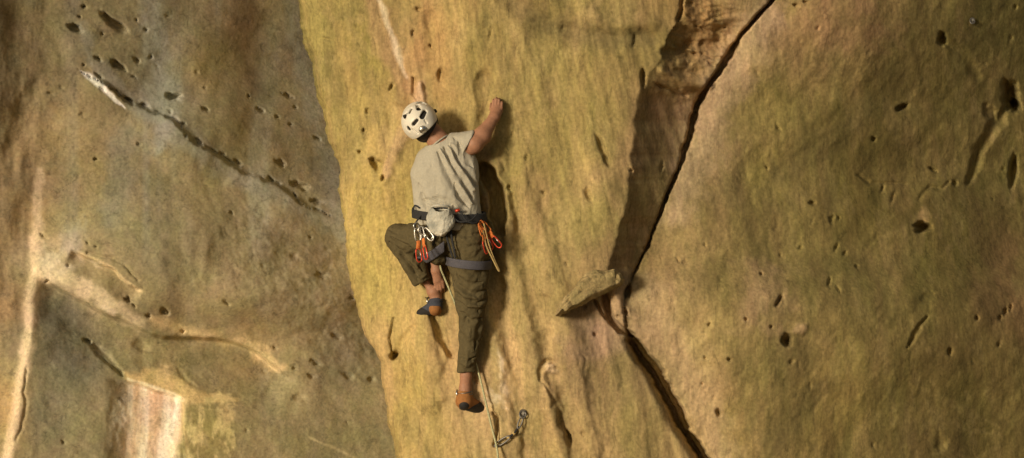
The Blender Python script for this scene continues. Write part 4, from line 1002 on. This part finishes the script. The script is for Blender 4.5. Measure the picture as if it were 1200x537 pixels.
# ------------------------------------------------------------------ the jammed flake
def flake():
    out = [(650, 370), (655, 358), (662, 348), (672, 338), (680, 328), (686, 320), (698, 316), (710, 318), (720, 315), (728, 320), (732, 327), (729, 334), (718, 340), (706, 346), (694, 351), (682, 358), (668, 364), (657, 371)]
    cx, cy = 696, 338
    ys = min(wall(a, b) for a, b in out)
    poly = [(a, b) for a, b in out]
    # dense outline
    pts = []
    for i in range(len(poly)):
        a = poly[i]; b = poly[(i+1) % len(poly)]
        for t in range(5): pts.append((a[0]+(b[0]-a[0])*t/5, a[1]+(b[1]-a[1])*t/5))
    P = np.array(pts); P = P+np.stack([1.0*fbm(P[:, 0]/5, P[:, 1]/5, 5, 3), 1.0*fbm(P[:, 0]/5, P[:, 1]/5, 9, 3)], 1)
    spine = np.array([(656, 365), (668, 352), (682, 341), (696, 333), (710, 328), (724, 326)], float)
    bm = bmesh.new(); rings = []; K = 14
    for j in range(2*K+1):
        u = j/K-1            # -1 back edge .. 0 rim .. 1 front
        ring = []
        for p in P:
            i = np.argmin(((spine-p)**2).sum(1)); c = spine[i]*.5+np.array([696, 335])*.0+spine[min(i+1, 5)]*.25+spine[max(i-1, 0)]*.25
            f = 1-abs(u)**2.0 if u > 0 else 1-.35*abs(u)**2
            f = max(f, .0)**.62 if u > 0 else f
            q = c+(p-c)*f
            front = ys-.03
            y = front-.05*min(1, (1-f)*2.6)*min(1, np.hypot(*(p-c))/12) if u > 0 else front+.34*abs(u)
            y += .022*abs(float(fbm(np.array([q[0]/11]), np.array([q[1]/11]), 3, 5)[0]))*(u > -.3)
            y += (q[0]-735)*.0014*(1 if u > 0 else max(0, 1+u*2))
            ring.append(bm.verts.new(W(q[0], q[1], y)))
        rings.append(ring)
    n = len(P)
    for a, b in zip(rings, rings[1:]):
        for i in range(n): bm.faces.new((a[i], a[(i+1) % n], b[(i+1) % n], b[i]))
    bmesh.ops.remove_doubles(bm, verts=bm.verts[:], dist=.0008)
    me = fin(bm, 'rock_flake')
    me.materials.append(rock_mat('flake_sandstone', (1, 1, 1), (0, .6, 0), .010, .004, base=(.33, .255, .125), amt=.35))
    o = bpy.data.objects.new('rock_flake', me); COL.objects.link(o)
    tag(o, 'grey-brown wedge of rock jammed where the dark crack bends', 'rock')
flake()
# ------------------------------------------------------------------ ground, sky, sun, camera
def build_ground():
    me = bpy.data.meshes.new('ground'); bm = bmesh.new()
    n = 60
    vs = [[bm.verts.new(((i/n-.5)*400, -200+(j/n)*260, -5.4+.25*math.sin(i*1.7)*math.cos(j*2.3))) for j in range(n+1)] for i in range(n+1)]
    for i in range(n):
        for j in range(n): bm.faces.new((vs[i][j], vs[i+1][j], vs[i+1][j+1], vs[i][j+1]))
    bm.to_mesh(me); bm.free()
    me.materials.append(rock_mat('sandy_soil', (1, 1, 1), (0, 0, 0), .02, .01, base=(.34, .25, .14)))
    o = bpy.data.objects.new('ground', me); COL.objects.link(o); o['kind'] = 'structure'
build_ground()

EL, AZX, AZY = math.radians(8), .60, .78
d = Vector((AZX, AZY, 0)).normalized()*math.cos(EL)+Vector((0, 0, -math.sin(EL)))
L = bpy.data.lights.new('sun', 'SUN'); L.energy = 3.3; L.angle = math.radians(11); L.color = (1, .885, .67)
lo = bpy.data.objects.new('sun', L); COL.objects.link(lo); lo.rotation_euler = d.to_track_quat('-Z', 'Y').to_euler(); lo.location = (-10, -14, 6)
wd = bpy.data.worlds.new('World'); SC.world = wd; wd.use_nodes = True; nt = wd.node_tree
sk = nt.nodes.new('ShaderNodeTexSky'); sk.sky_type = 'NISHITA'; sk.sun_disc = False
sk.sun_elevation = EL; s = -d; sk.sun_rotation = math.atan2(s.x, s.y); sk.dust_density = 4; sk.ozone_density = .4
nt.links.new(sk.outputs[0], nt.nodes['Background'].inputs[0]); nt.nodes['Background'].inputs[1].default_value = .08
cd = bpy.data.cameras.new('camera'); cd.sensor_width = 36; cd.lens = 36*CAMD/6.0; cd.clip_end = 1000
co = bpy.data.objects.new('camera', cd); COL.objects.link(co); co.location = (0, -CAMD, 0); co.rotation_euler = (math.pi/2, 0, 0)
SC.camera = co
vs = SC.view_settings; vs.view_transform = 'Standard'; vs.look = 'None'; vs.exposure = 0; vs.gamma = 1; vs.use_curve_mapping = False
